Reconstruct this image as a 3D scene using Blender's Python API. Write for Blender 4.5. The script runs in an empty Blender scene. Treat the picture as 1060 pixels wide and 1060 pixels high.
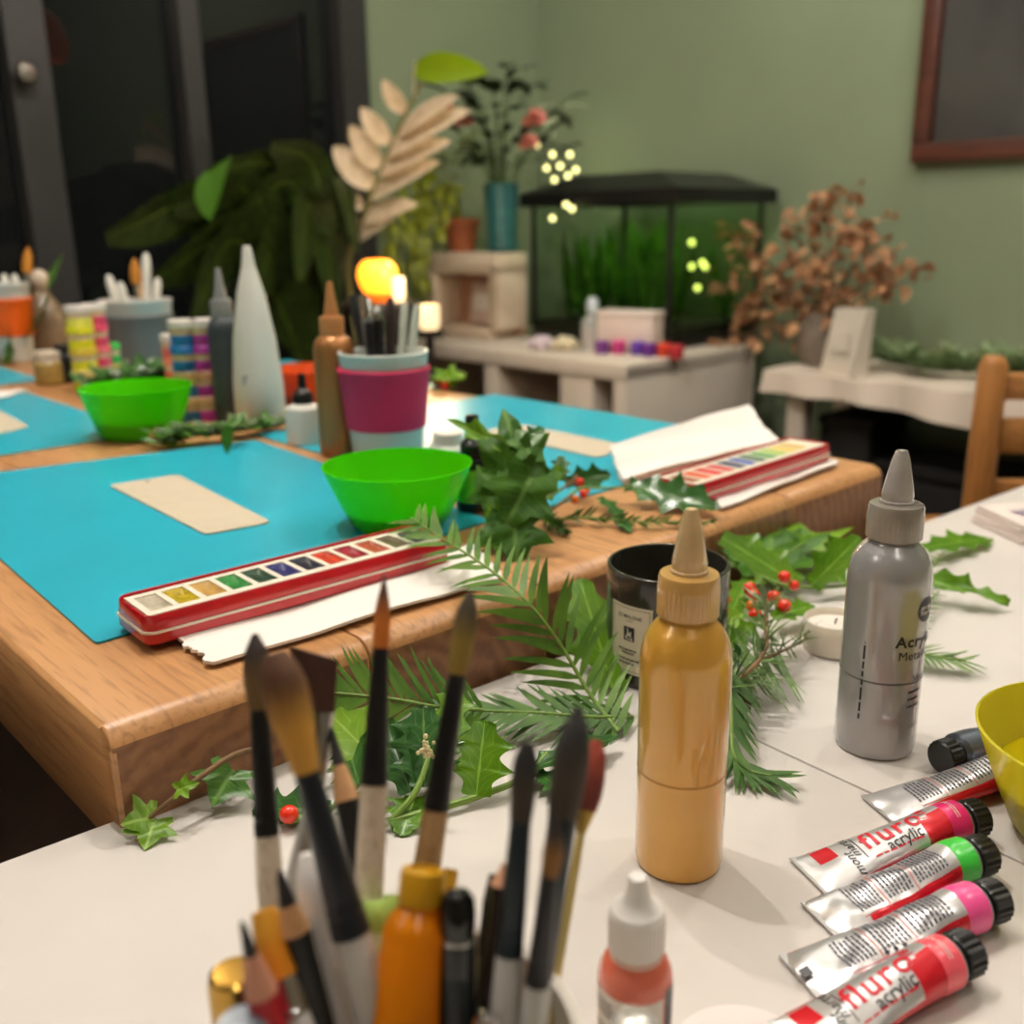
import bpy, bmesh, math, random
from mathutils import Vector, Matrix, noise as mnoise
random.seed(7)
C = bpy.context.scene.collection
SC = bpy.context.scene
PI = math.pi
V = Vector
# ------------------------------------------------------------------ camera solve (image is 1060 x 1060)
FPX, PITCH, ROLL = 1020.0, math.radians(16.1), math.radians(-0.8)
EYE = V((0, 0, 0.965))
TW, WW = 0.70, 0.75            # heights of the white table and of the wooden table
_F = V((0, math.cos(PITCH), -math.sin(PITCH))); _U0 = V((0, math.sin(PITCH), math.cos(PITCH))); _R0 = V((1, 0, 0))
_R = _R0 * math.cos(ROLL) + _U0 * math.sin(ROLL); _U = -_R0 * math.sin(ROLL) + _U0 * math.cos(ROLL)

def ray(x, y): return _R * ((x - 530) / FPX) - _U * ((y - 530) / FPX) + _F
def at(x, y, z):
    "the point of the horizontal plane at height z seen at (x, y)"
    d = ray(x, y); return EYE + d * ((z - EYE.z) / d.z)
def deep(x, y, d): return EYE + ray(x, y) * d
def onu(x, y, u):
    d = ray(x, y); return EYE + d * (u / d.dot(UD))
def onv(x, y, v):
    d = ray(x, y); return EYE + d * (v / d.dot(VD))
ANG = math.radians(42.7)       # the room and the wooden table are turned by this
UD = V((math.cos(ANG), math.sin(ANG), 0)); VD = V((-math.sin(ANG), math.cos(ANG), 0)); ZD = V((0, 0, 1))
CORNER = at(112, 753, WW); CORNER.z = 0
def st(s, t, z=0): return CORNER + UD * s + VD * t + ZD * z      # wooden-table coordinates
def uv(u, v, z=0): return UD * u + VD * v + ZD * z                # room coordinates

# ------------------------------------------------------------------ mesh builder
class MB:
    def __init__(s): s.v = []; s.f = []; s.m = []; s.uv = {}; s.sharp = False
    def add(s, vs, fs, m=0, uvs=None):
        o = len(s.v); s.v += [V(p) for p in vs]
        for f in fs: s.f.append([i + o for i in f]); s.m.append(m)
        if uvs:
            for i, q in enumerate(uvs): s.uv[o + i] = q
        return s
    def box(s, c, d, m=0, rot=None):
        vs = [V((x * d[0] / 2, y * d[1] / 2, z * d[2] / 2)) for x in (-1, 1) for y in (-1, 1) for z in (-1, 1)]
        if rot: vs = [rot @ p for p in vs]
        return s.add([p + V(c) for p in vs], [(0, 1, 3, 2), (4, 6, 7, 5), (0, 4, 5, 1), (2, 3, 7, 6), (0, 2, 6, 4), (1, 5, 7, 3)], m)
    def rbox(s, c, d, r=.002, m=0, rot=None, seg=2):
        bm = bmesh.new(); bmesh.ops.create_cube(bm, size=1)
        for v in bm.verts: v.co = V((v.co.x * d[0], v.co.y * d[1], v.co.z * d[2]))
        bmesh.ops.bevel(bm, geom=bm.edges[:], offset=r, segments=seg, affect='EDGES', profile=.5)
        return s.bm(bm, c, rot, m)
    def bm(s, bm, c=(0, 0, 0), rot=None, m=0):
        bm.verts.index_update(); vs = [v.co.copy() for v in bm.verts]
        if rot: vs = [rot @ p for p in vs]
        s.add([p + V(c) for p in vs], [[v.index for v in f.verts] for f in bm.faces], m); bm.free(); return s
    def lathe(s, prof, n=32, m=0, c=(0, 0, 0), axis=None, mats=None, ribs=None):
        "prof: (radius, height) pairs; r = 0 closes. mats: one material index for each ring of faces"
        c = V(c); q = V((0, 0, 1)).rotation_difference(V(axis)) if axis is not None else None
        o = len(s.v); idx = []
        for k, (r, z) in enumerate(prof):
            if r <= 1e-7:
                p = V((0, 0, z)); p = q @ p if q else p; s.v.append(c + p); idx.append([len(s.v) - 1] * n)
            else:
                row = []
                for i in range(n):
                    a = 2 * PI * i / n; rr = r
                    if ribs and ribs[0] <= k <= ribs[1]: rr = r * (1 + (ribs[2] if i % 2 else -ribs[2]))
                    p = V((rr * math.cos(a), rr * math.sin(a), z)); p = q @ p if q else p
                    s.v.append(c + p); row.append(len(s.v) - 1)
                idx.append(row)
        for k in range(len(prof) - 1):
            a, b = idx[k], idx[k + 1]; mm = mats[k] if mats else m
            for i in range(n):
                j = (i + 1) % n
                f = [a[i], a[j], b[j], b[i]]; g = []
                for t in f:
                    if t not in g: g.append(t)
                if len(g) > 2: s.f.append(g); s.m.append(mm)
        return s
    def tube(s, pts, rad, n=8, m=0, cap=True):
        pts = [V(p) for p in pts]; k = len(pts)
        if not hasattr(rad, '__len__'): rad = [rad] * k
        o = len(s.v); nrm = None
        for i, p in enumerate(pts):
            t = (pts[min(i + 1, k - 1)] - pts[max(i - 1, 0)])
            t = t.normalized() if t.length > 1e-9 else V((0, 0, 1))
            if nrm is None: nrm = t.orthogonal().normalized()
            else:
                nrm = nrm - t * nrm.dot(t); nrm = nrm.normalized() if nrm.length > 1e-6 else t.orthogonal().normalized()
            b = t.cross(nrm)
            for j in range(n):
                a = 2 * PI * j / n; s.v.append(p + (nrm * math.cos(a) + b * math.sin(a)) * rad[i])
        for i in range(k - 1):
            for j in range(n):
                j2 = (j + 1) % n; s.f.append([o + i * n + j, o + i * n + j2, o + (i + 1) * n + j2, o + (i + 1) * n + j]); s.m.append(m)
        if cap: s.f.append([o + j for j in range(n)][::-1]); s.m.append(m); s.f.append([o + (k - 1) * n + j for j in range(n)]); s.m.append(m)
        return s
    def ball(s, c, r, m=0, n=14, sq=(1, 1, 1)):
        prof = [(max(0, math.sin(PI * i / (n // 2 + 1))), -math.cos(PI * i / (n // 2 + 1))) for i in range(n // 2 + 2)]
        prof[0] = (0, -1); prof[-1] = (0, 1); b = MB().lathe(prof, n)
        return s.add([V(c) + V((p.x * r * sq[0], p.y * r * sq[1], p.z * r * sq[2])) for p in b.v], b.f, m)
    def build(s, name, mats, parent=None, smooth=True, angle=35, loc=None):
        if not isinstance(mats, (list, tuple)): mats = [mats]
        me = bpy.data.meshes.new(name)
        me.from_pydata([tuple(p) for p in s.v], [], s.f); me.update()
        for m in mats: me.materials.append(m)
        for p, m in zip(me.polygons, s.m): p.material_index = m; p.use_smooth = smooth
        if s.uv:
            l = me.uv_layers.new(name='UVMap')
            for lp in me.loops: l.data[lp.index].uv = s.uv.get(lp.vertex_index, (0, 0))
        if smooth and angle: me.set_sharp_from_angle(angle=math.radians(angle))
        bm = bmesh.new(); bm.from_mesh(me); bmesh.ops.recalc_face_normals(bm, faces=bm.faces[:]); bm.to_mesh(me); bm.free()
        o = bpy.data.objects.new(name, me); C.objects.link(o)
        if parent: o.parent = parent
        if loc is not None: o.location = loc
        return o

def tag(o, label=None, cat=None, group=None, kind=None):
    for k, x in (('label', label), ('category', cat), ('group', group), ('kind', kind)):
        if x: o[k] = x
    return o
def thing(name, label, cat, loc=(0, 0, 0), rz=0, group=None):
    o = bpy.data.objects.new(name, None); C.objects.link(o); o.location = loc; o.rotation_euler = (0, 0, rz); o.empty_display_size = .02
    return tag(o, label, cat, group)
def copy_thing(root, loc, rz=None, label=None, mats=None):
    "a copy of a thing with copies of its parts and sub-parts; mats: {part name stem: material}"
    r = root.copy(); C.objects.link(r); r.location = loc
    if rz is not None: r.rotation_euler = (0, 0, rz)
    if label: r['label'] = label
    def sub(src, dst):
        for ch in list(src.children):
            c = ch.copy(); C.objects.link(c); c.parent = dst
            k = ch.name.split('.')[0]
            if mats and k in mats:
                c.data = ch.data.copy(); c.data.materials[0] = mats[k]
            sub(ch, c)
    sub(root, r); return r

# ------------------------------------------------------------------ materials
def lin(c):
    if isinstance(c, str): c = tuple(int(c[i:i + 2], 16) for i in (0, 2, 4))
    return tuple(((x / 255) / 12.92 if x / 255 <= .04045 else ((x / 255 + .055) / 1.055) ** 2.4) for x in c) + (1,)
_mc = {}
def mat(name, col, rough=.5, metal=0, spec=.5, trans=0, ior=1.45, emit=0, ecol=None, alpha=1, sss=0, coat=0, var=0, vscale=40, bump=0, bscale=200, col2=None, transl=0):
    if name in _mc: return _mc[name]
    m = bpy.data.materials.new(name); m.use_nodes = True; nt = m.node_tree; N = nt.nodes; L = nt.links
    b = N['Principled BSDF']; b.inputs['Base Color'].default_value = lin(col); b.inputs['Roughness'].default_value = rough
    b.inputs['Metallic'].default_value = metal; b.inputs['Specular IOR Level'].default_value = spec
    b.inputs['Transmission Weight'].default_value = trans; b.inputs['IOR'].default_value = ior; b.inputs['Alpha'].default_value = alpha
    b.inputs['Coat Weight'].default_value = coat
    if sss: b.inputs['Subsurface Weight'].default_value = sss; b.inputs['Subsurface Radius'].default_value = (.01, .008, .005); b.inputs['Subsurface Scale'].default_value = .5
    if emit: b.inputs['Emission Color'].default_value = lin(ecol or col); b.inputs['Emission Strength'].default_value = emit
    tc = N.new('ShaderNodeTexCoord')
    if var or col2:
        n = N.new('ShaderNodeTexNoise'); n.inputs['Scale'].default_value = vscale; n.inputs['Detail'].default_value = 4
        L.new(tc.outputs['Object'], n.inputs['Vector'])
        r = N.new('ShaderNodeValToRGB'); c = lin(col); d = lin(col2) if col2 else tuple(x * (1 - var) for x in c[:3]) + (1,)
        r.color_ramp.elements[0].position = .35; r.color_ramp.elements[1].position = .65
        r.color_ramp.elements[0].color = d; r.color_ramp.elements[1].color = c
        L.new(n.outputs['Fac'], r.inputs['Fac']); L.new(r.outputs['Color'], b.inputs['Base Color'])
    if bump:
        n = N.new('ShaderNodeTexNoise'); n.inputs['Scale'].default_value = bscale; n.inputs['Detail'].default_value = 3
        L.new(tc.outputs['Object'], n.inputs['Vector'])
        q = N.new('ShaderNodeBump'); q.inputs['Strength'].default_value = bump; q.inputs['Distance'].default_value = .002
        L.new(n.outputs['Fac'], q.inputs['Height']); L.new(q.outputs['Normal'], b.inputs['Normal'])
    if transl:
        t = N.new('ShaderNodeBsdfTranslucent'); t.inputs['Color'].default_value = lin(col)
        x = N.new('ShaderNodeMixShader'); x.inputs[0].default_value = transl
        L.new(b.outputs[0], x.inputs[1]); L.new(t.outputs[0], x.inputs[2]); L.new(x.outputs[0], N['Material Output'].inputs['Surface'])
    _mc[name] = m; return m
def leafmat(name, col, col2, rough=.35, vein=None, transl=.25, nvein=9):
    if name in _mc: return _mc[name]
    m = bpy.data.materials.new(name); m.use_nodes = True; nt = m.node_tree; N = nt.nodes; L = nt.links
    b = N['Principled BSDF']; b.inputs['Roughness'].default_value = rough; b.inputs['Specular IOR Level'].default_value = .35
    tc = N.new('ShaderNodeTexCoord'); n = N.new('ShaderNodeTexNoise'); n.inputs['Scale'].default_value = 45; n.inputs['Detail'].default_value = 3
    L.new(tc.outputs['Object'], n.inputs['Vector'])
    r = N.new('ShaderNodeValToRGB'); r.color_ramp.elements[0].position = .3; r.color_ramp.elements[1].position = .7
    r.color_ramp.elements[0].color = lin(col2); r.color_ramp.elements[1].color = lin(col); L.new(n.outputs['Fac'], r.inputs['Fac'])
    out = r.outputs['Color']
    if vein:
        sx = N.new('ShaderNodeSeparateXYZ'); L.new(tc.outputs['UV'], sx.inputs[0])
        ab = N.new('ShaderNodeMath'); ab.operation = 'ABSOLUTE'; L.new(sx.outputs['Y'], ab.inputs[0])
        mid = N.new('ShaderNodeMapRange'); mid.inputs['From Min'].default_value = .02; mid.inputs['From Max'].default_value = .06; mid.inputs['To Min'].default_value = 1; mid.inputs['To Max'].default_value = 0
        L.new(ab.outputs[0], mid.inputs['Value'])
        a = N.new('ShaderNodeMath'); a.operation = 'MULTIPLY_ADD'; a.inputs[1].default_value = -.35; L.new(ab.outputs[0], a.inputs[0]); L.new(sx.outputs['X'], a.inputs[2])
        c = N.new('ShaderNodeMath'); c.operation = 'MULTIPLY'; c.inputs[1].default_value = nvein; L.new(a.outputs[0], c.inputs[0])
        d = N.new('ShaderNodeMath'); d.operation = 'PINGPONG'; d.inputs[1].default_value = .5; L.new(c.outputs[0], d.inputs[0])
        e = N.new('ShaderNodeMapRange'); e.inputs['From Min'].default_value = .02; e.inputs['From Max'].default_value = .07; e.inputs['To Min'].default_value = .45; e.inputs['To Max'].default_value = 0; L.new(d.outputs[0], e.inputs['Value'])
        g = N.new('ShaderNodeMath'); g.operation = 'MAXIMUM'; L.new(mid.outputs[0], g.inputs[0]); L.new(e.outputs[0], g.inputs[1])
        x = N.new('ShaderNodeMix'); x.data_type = 'RGBA'; L.new(g.outputs[0], x.inputs['Factor']); L.new(out, x.inputs[6]); x.inputs[7].default_value = lin(vein); out = x.outputs[2]
    L.new(out, b.inputs['Base Color'])
    t = N.new('ShaderNodeBsdfTranslucent'); L.new(out, t.inputs['Color'])
    x = N.new('ShaderNodeMixShader'); x.inputs[0].default_value = transl
    L.new(b.outputs[0], x.inputs[1]); L.new(t.outputs[0], x.inputs[2]); L.new(x.outputs[0], N['Material Output'].inputs['Surface'])
    _mc[name] = m; return m
def woodmat(name, c1, c2, c3, axis='Y', scale=1.0, rough=.42, rings=False, bump=.15):
    if name in _mc: return _mc[name]
    m = bpy.data.materials.new(name); m.use_nodes = True; nt = m.node_tree; N = nt.nodes; L = nt.links
    b = N['Principled BSDF']; b.inputs['Roughness'].default_value = rough
    tc = N.new('ShaderNodeTexCoord'); mp = N.new('ShaderNodeMapping'); L.new(tc.outputs['Object'], mp.inputs['Vector'])
    st_ = {'Y': (14, .9, 14), 'X': (.9, 14, 14), 'Z': (14, 14, .9)}[axis]
    mp.inputs['Scale'].default_value = tuple(x * scale for x in st_)
    n1 = N.new('ShaderNodeTexNoise'); n1.inputs['Scale'].default_value = 1.3; n1.inputs['Detail'].default_value = 5; n1.inputs['Distortion'].default_value = .6
    n2 = N.new('ShaderNodeTexNoise'); n2.inputs['Scale'].default_value = 20; n2.inputs['Detail'].default_value = 3
    for n in (n1, n2): L.new(mp.outputs[0], n.inputs['Vector'])
    h = n1.outputs['Fac']
    if rings:
        mp.inputs['Scale'].default_value = (1, 1, 1)
        w = N.new('ShaderNodeTexWave'); w.wave_type = 'RINGS'; w.rings_direction = 'Y'; w.inputs['Scale'].default_value = 26; w.inputs['Distortion'].default_value = 5; w.inputs['Detail'].default_value = 2; w.inputs['Detail Scale'].default_value = 2
        mp.inputs['Location'].default_value = (-.1, 0, -.6); L.new(mp.outputs[0], w.inputs['Vector']); n1.inputs['Scale'].default_value = 12; n2.inputs['Scale'].default_value = 160
        mx = N.new('ShaderNodeMath'); mx.operation = 'MULTIPLY_ADD'; mx.inputs[1].default_value = .35; L.new(w.outputs['Fac'], mx.inputs[0]); mm = N.new('ShaderNodeMath'); mm.operation = 'MULTIPLY'; mm.inputs[1].default_value = .65; L.new(n1.outputs['Fac'], mm.inputs[0]); L.new(mm.outputs[0], mx.inputs[2]); h = mx.outputs[0]
    r = N.new('ShaderNodeValToRGB'); r.color_ramp.elements[0].position = .3; r.color_ramp.elements[1].position = .7
    r.color_ramp.elements[0].color = lin(c2); r.color_ramp.elements[1].color = lin(c1); L.new(h, r.inputs['Fac'])
    r2 = N.new('ShaderNodeMapRange'); r2.inputs['From Min'].default_value = .36; r2.inputs['From Max'].default_value = .5; r2.inputs['To Min'].default_value = .28 if rings else .5; r2.inputs['To Max'].default_value = 0; L.new(n2.outputs['Fac'], r2.inputs['Value'])
    x = N.new('ShaderNodeMix'); x.data_type = 'RGBA'; L.new(r2.outputs[0], x.inputs['Factor']); L.new(r.outputs['Color'], x.inputs[6]); x.inputs[7].default_value = lin(c3)
    L.new(x.outputs[2], b.inputs['Base Color'])
    q = N.new('ShaderNodeBump'); q.inputs['Strength'].default_value = bump; q.inputs['Distance'].default_value = .001; L.new(n2.outputs['Fac'], q.inputs['Height']); L.new(q.outputs['Normal'], b.inputs['Normal'])
    _mc[name] = m; return m

# ------------------------------------------------------------------ lettering
_tc = {}
def text_geo(s, size, bold=0, align='CENTER', shear=0, sx=1):
    k = (s, size, bold, align, shear, sx)
    if k not in _tc:
        cu = bpy.data.curves.new('letters', 'FONT'); cu.body = s; cu.size = size; cu.offset = bold * size; cu.align_x = align; cu.align_y = 'CENTER'; cu.shear = shear; cu.space_character = 1.12 if bold > .015 else 1.04; cu.resolution_u = 3
        o = bpy.data.objects.new('letters', cu); C.objects.link(o)
        me = bpy.data.meshes.new_from_object(o.evaluated_get(bpy.context.evaluated_depsgraph_get()))
        bm = bmesh.new(); bm.from_mesh(me); bmesh.ops.triangulate(bm, faces=bm.faces[:])
        for _ in range(3):
            lg = [e for e in bm.edges if e.calc_length() > size * .12]
            if not lg: break
            bmesh.ops.subdivide_edges(bm, edges=lg, cuts=1)
            bmesh.ops.triangulate(bm, faces=[f for f in bm.faces if len(f.verts) > 3])
        bm.to_mesh(me); bm.free()
        _tc[k] = ([(v.co.x * sx, v.co.y) for v in me.vertices], [list(p.vertices) for p in me.polygons])
        bpy.data.objects.remove(o); bpy.data.curves.remove(cu); bpy.data.meshes.remove(me)
    return _tc[k]
def bars(w, h, rows, seed=0, fill=.9, th=.45):
    "small print too fine to read: broken thin strokes in rows, as (points, faces)"
    rnd = random.Random(seed); vs = []; fs = []
    for r in range(rows):
        y = h / 2 - h * (r + .5) / rows; t = h / rows * th / 2; x = -w / 2; end = -w / 2 + w * rnd.uniform(fill - .15, fill + .08)
        while x < end:
            l = min(rnd.uniform(.04, .16) * w, end - x); o = len(vs)
            n = max(1, int(l / (w * .05)))
            for i in range(n + 1): vs += [(x + l * i / n, y - t), (x + l * i / n, y + t)]
            for i in range(n): fs.append([o + 2 * i, o + 2 * i + 2, o + 2 * i + 3, o + 2 * i + 1])
            x += l + w * .025
    return vs, fs
def xf(g, ox=0, oy=0, rot=0):
    c, s = math.cos(rot), math.sin(rot)
    return [(x * c - y * s + ox, x * s + y * c + oy) for x, y in g[0]], g[1]
def rect(w, h, n=6):
    return [(-w / 2 + w * i / n, y) for i in range(n + 1) for y in (-h / 2, h / 2)], [[2 * i, 2 * i + 2, 2 * i + 3, 2 * i + 1] for i in range(n)]
def wrap(mb, g, r, ang, z, m=0, lean=0):
    "lay flat geometry on an upright cylinder of radius r at angle ang"
    mb.add([V((r * math.cos(ang + x / r), r * math.sin(ang + x / r), z + y)) for x, y in g[0]], g[1], m); return mb

# ------------------------------------------------------------------ leaves
def frame(a, b, up):
    x = (b - a); l = x.length; x = x.normalized(); y = V(up).cross(x)
    y = y.normalized() if y.length > 1e-6 else x.orthogonal().normalized()
    return x, y, x.cross(y), l
def blade(mb, a, b, w, up=(0, 0, 1), kind='oval', fold=.25, curl=.1, m=0, rows=26, teeth=4, wave=0, seed=0, bend=0):
    "a leaf from its stalk a to its tip b, half width w; kind sets the outline"
    a, b = V(a), V(b); x, y, z, l = frame(a, b, up); vs = []; fs = []; us = []; rnd = random.Random(seed)
    ph = rnd.uniform(0, 6)
    cols = (-1, -.5, 0, .5, 1) if w > .004 else (-1, 0, 1)
    for i in range(rows + 1):
        t = i / rows
        if kind == 'holly':
            e = math.sin(PI * min(1, t * .93 + .05)) ** .55
            k = abs(((t * teeth + .0) % 1) - .5) * 2; e *= .5 + .5 * k ** 1.7
            if t > .94: e *= (1 - t) / .06
            tooth = k ** 3
        elif kind == 'needle': e = min(1, t * 6 + .3) * (1 - t ** 3); tooth = 0
        elif kind == 'lance': e = math.sin(PI * t ** .8) ** .8; tooth = 0
        else: e = math.sin(PI * t ** .85) ** .65; tooth = 0
        for c in cols:
            h = fold * abs(c) * e * w * 2 * .5 - curl * l * (t - .0) ** 2 + wave * w * math.sin(t * 9 + c * 1.3 + ph) * abs(c)
            if tooth: h += tooth * .14 * w * (abs(c) > .8) * (1 if (i // 3 + int(c > 0)) % 2 else -1) * .5
            vs.append(a + x * (l * t) + y * (c * w * e + bend * l * t * (1 - t)) + z * h); us.append((t, c))
    n = len(cols)
    for i in range(rows):
        for j in range(n - 1): fs.append([i * n + j, i * n + j + 1, (i + 1) * n + j + 1, (i + 1) * n + j])
    mb.add(vs, fs, m, us); return mb
IVY = [(0, 0), (-.12, .18), (-.2, .42), (.0, .5), (.18, .36), (.34, .58), (.55, .74), (.56, .48), (.6, .3), (.8, .2), (1.05, 0)]
def ivy(mb, a, b, w, up=(0, 0, 1), m=0, fold=.15, curl=.15, seed=0):
    a, b = V(a), V(b); x, y, z, l = frame(a, b, up)
    half = []
    for i in range(len(IVY) - 1):
        for k in range(3):
            t = k / 3; half.append((IVY[i][0] * (1 - t) + IVY[i + 1][0] * t, IVY[i][1] * (1 - t) + IVY[i + 1][1] * t))
    half.append(IVY[-1]); ol = half + [(p, -q) for p, q in half[-2:0:-1]]
    c0 = (.28, 0); vs = []; us = []; n = len(ol); R = 4
    for r in range(1, R + 1):
        for p, q in ol:
            X = c0[0] + (p - c0[0]) * r / R; Y = q * r / R
            h = fold * abs(Y) * l - curl * l * (X - .2) ** 2 + .03 * l * math.sin(X * 11 + Y * 7 + seed)
            vs.append(a + x * (l * X) + y * (Y * l * w * 2) + z * h); us.append((X, Y))
    vs.append(a + x * (l * c0[0])); us.append(c0); fs = []
    for i in range(n): fs.append([len(vs) - 1, i, (i + 1) % n])
    for r in range(R - 1):
        for i in range(n): j = (i + 1) % n; fs.append([r * n + i, (r + 1) * n + i, (r + 1) * n + j, r * n + j])
    mb.add(vs, fs, m, us); return mb
def spline(pts, n):
    pts = [V(p) for p in pts]; out = []
    P = [pts[0] * 2 - pts[1]] + pts + [pts[-1] * 2 - pts[-2]]; seg = len(pts) - 1
    for i in range(n):
        t = i / (n - 1) * seg; k = min(int(t), seg - 1); f = t - k; a, b, c, d = P[k:k + 4]
        out.append(.5 * (2 * b + (c - a) * f + (2 * a - 5 * b + 4 * c - d) * f * f + (3 * b - a - 3 * c + d) * f ** 3))
    return out
def needles(mb, path, n, length, w, up=(0, 0, 1), ang=55, m=0, taper=.5, seed=0, round_=False, base=.35, jit=.12, floor=None, curl=.12):
    "two combs of flat needles along a stem (or all round it)"
    rnd = random.Random(seed); pts = spline(path, n + 1)
    for i in range(n):
        p = pts[i]; t = (pts[min(i + 1, n)] - pts[max(i - 1, 0)]).normalized(); y = V(up).cross(t).normalized(); zz = t.cross(y)
        f = i / max(1, n - 1); ll = length * min(1, base + f * 3) * (1 - taper * f ** 2)
        for sd in ((-1, 1) if not round_ else (0, 1, 2)):
            if round_:
                a = rnd.uniform(0, 2 * PI); side = y * math.cos(a) + zz * math.sin(a); nn = t.cross(side)
            else: side = y * sd; nn = zz
            an = math.radians(ang * (1 - .45 * f) + rnd.uniform(-8, 8)); d = t * math.cos(an) + side * math.sin(an) + nn * rnd.uniform(-jit, jit)
            q = p + d.normalized() * ll * rnd.uniform(.85, 1.1)
            if floor is not None: q.z = max(q.z, floor + rnd.uniform(.0005, .004))
            blade(mb, p, q, w, nn if not round_ else side.cross(t), 'needle', fold=.0, curl=rnd.uniform(0, curl), m=m, rows=5, bend=rnd.uniform(-.1, .1) if not sd or round_ else -.12 * sd)
    return mb
# ================================================================== ROOM
UW, VW = 2.5, 2.55              # the green wall on the right, the far wall with the dark glass
def wallbox(name, u0, u1, v0, v1, z0, z1, m, parent=None, kind='structure'):
    mb = MB(); c = uv((u0 + u1) / 2, (v0 + v1) / 2, (z0 + z1) / 2)
    mb.box(c, (abs(u1 - u0), abs(v1 - v0), z1 - z0), 0, Matrix.Rotation(ANG, 3, 'Z'))
    o = mb.build(name, m, parent, smooth=False)
    if parent is None and kind: o['kind'] = kind
    return o
M_green = mat('green_paint', (130, 142, 114), rough=.75, spec=.25, var=.06, vscale=3, bump=.05, bscale=400)
M_dark = mat('charcoal_frame', (44, 43, 41), rough=.5)
M_ceil = mat('white_ceiling', (225, 218, 205), rough=.9)
M_floor = woodmat('dark_floor_boards', (72, 47, 30), (48, 31, 20), (26, 17, 11), axis='Y', scale=.4, rough=.5)
UL, VB = -2.9, -2.3
wallbox('floor', UL, UW, VB, VW, -.05, 0, M_floor)
wallbox('ceiling', UL, UW, VB, VW, 2.5, 2.55, M_ceil)
wallbox('wall_right', UW, UW + .08, VB, VW + .08, 0, 2.5, M_green)
wallbox('wall_left', UL - .08, UL, VB, VW, 0, 2.5, mat('cream_paint', (150, 140, 118), rough=.8))
wallbox('wall_back', UL, UW, VB - .08, VB, 0, 2.5, mat('cream_paint', (150, 140, 118)))
uc = onv(374, 70, VW).dot(UD)    # where the dark glazing begins
wallbox('wall_far', uc, UW, VW, VW + .08, 0, 2.5, M_green)
wallbox('wall_far_lintel', UL, uc, VW, VW + .08, 2.25, 2.5, M_green)
wallbox('baseboard_right', UW - .015, UW, VB, VW, 0, .09, mat('sage_gloss', (96, 112, 84), rough=.4))
# glazed doors: charcoal posts and dark panes, night behind
wnd = thing('window_1', 'dark glazed doors with charcoal frames and the night behind', None); wnd['kind'] = 'structure'
us = [uc - .03]
for px_ in (205, 40): us.append(onv(px_, 150, VW).dot(UD))
us += [us[-1] - .95, UL + .04]
M_glass = mat('night_glass', (20, 22, 22), rough=.03, spec=.5, trans=.0, coat=0)
for i, uu in enumerate(us):
    w = .09 if i in (0, 2) else .055
    mb = MB(); mb.box(uv(uu, VW + .02, 1.125), (w, .07, 2.25), 0, Matrix.Rotation(ANG, 3, 'Z')); mb.build('window_post', M_dark, wnd, smooth=False)
for a, b in zip(us[:-1], us[1:]):
    mb = MB(); mb.box(uv((a + b) / 2, VW + .045, 1.125), (abs(b - a) - .05, .012, 2.2), 0, Matrix.Rotation(ANG, 3, 'Z')); mb.build('glass_pane', M_glass, wnd, smooth=False)
for z in (.05, 2.22):
    mb = MB(); mb.box(uv((us[0] + us[-1]) / 2, VW + .03, z), (abs(us[0] - us[-1]), .06, .09), 0, Matrix.Rotation(ANG, 3, 'Z')); mb.build('window_rail', M_dark, wnd, smooth=False)
p = onv(22, 78, VW - .02); mb = MB(); mb.lathe([(0, -.02), (.012, -.02), (.012, .01), (.024, .02), (.026, .035), (.018, .046), (0, .048)], 16, 0, p, -VD); mb.build('door_knob', mat('steel', (150, 145, 135), rough=.3, metal=1), wnd)

# framed dark picture on the right wall
pa, pb = onu(947, 170, UW), onu(1060, 165, UW)
v1, z0 = pa.dot(VD), pa.z; v0 = v1 - .95; z1 = z0 + .75
pic = thing('framed_picture', 'dark picture in a brown wooden frame hung on the green wall', 'picture', uv(UW, (v0 + v1) / 2, z0), ANG)
def loc(o, p): return Matrix.Rotation(-o.rotation_euler.z, 3, 'Z') @ (V(p) - V(o.location))
L_ = v1 - v0; fw = .045
mb = MB()
for c, d in (((-.018, 0, fw / 2), (.03, L_, fw)), ((-.018, 0, .75 - fw / 2), (.03, L_, fw)), ((-.018, L_ / 2 - fw / 2, .375), (.03, fw, .75 - 2 * fw)), ((-.018, -L_ / 2 + fw / 2, .375), (.03, fw, .75 - 2 * fw))): mb.rbox(c, d, .005)
mb.build('frame', woodmat('mahogany', (92, 46, 30), (66, 32, 22), (40, 20, 14)), pic)
MB().box((-.008, 0, .375), (.01, L_ - .06, .69)).build('canvas', mat('dark_canvas', (58, 57, 52), rough=.55, col2=(34, 33, 31), vscale=4), pic, smooth=False)

# ---------------------------------------------------------------- low white cabinet, bench shelf and white box
M_white = mat('white_laminate', (205, 194, 180), rough=.45, var=.03, vscale=5)
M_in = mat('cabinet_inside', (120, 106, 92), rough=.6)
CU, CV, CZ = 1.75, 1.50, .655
cab = thing('low_cabinet', 'low white open cabinet carrying the aquarium against the green wall', 'cabinet', uv(CU, CV, 0), ANG)
CL, CD = 1.0, .53
mb = MB()
mb.rbox((CD / 2, CL / 2, CZ - .02), (CD, CL, .04), .003).rbox((CD / 2, CL / 2, .05), (CD, CL, .04), .003)
mb.rbox((CD / 2, .02, (CZ) / 2), (CD - .004, .04, CZ - .082 + .07), .003)
mb.build('carcass', M_white, cab)
for y, w_ in ((.165, .11), (.48, .05), (.96, .035)): MB().rbox((CD / 2 - .004, y, .345), (CD - .02, w_, .57), .002).build('divider', M_white, cab)
MB().box((CD - .01, CL / 2, .345), (.012, CL - .02, .57)).build('back_panel', M_in, cab, smooth=False)
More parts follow.
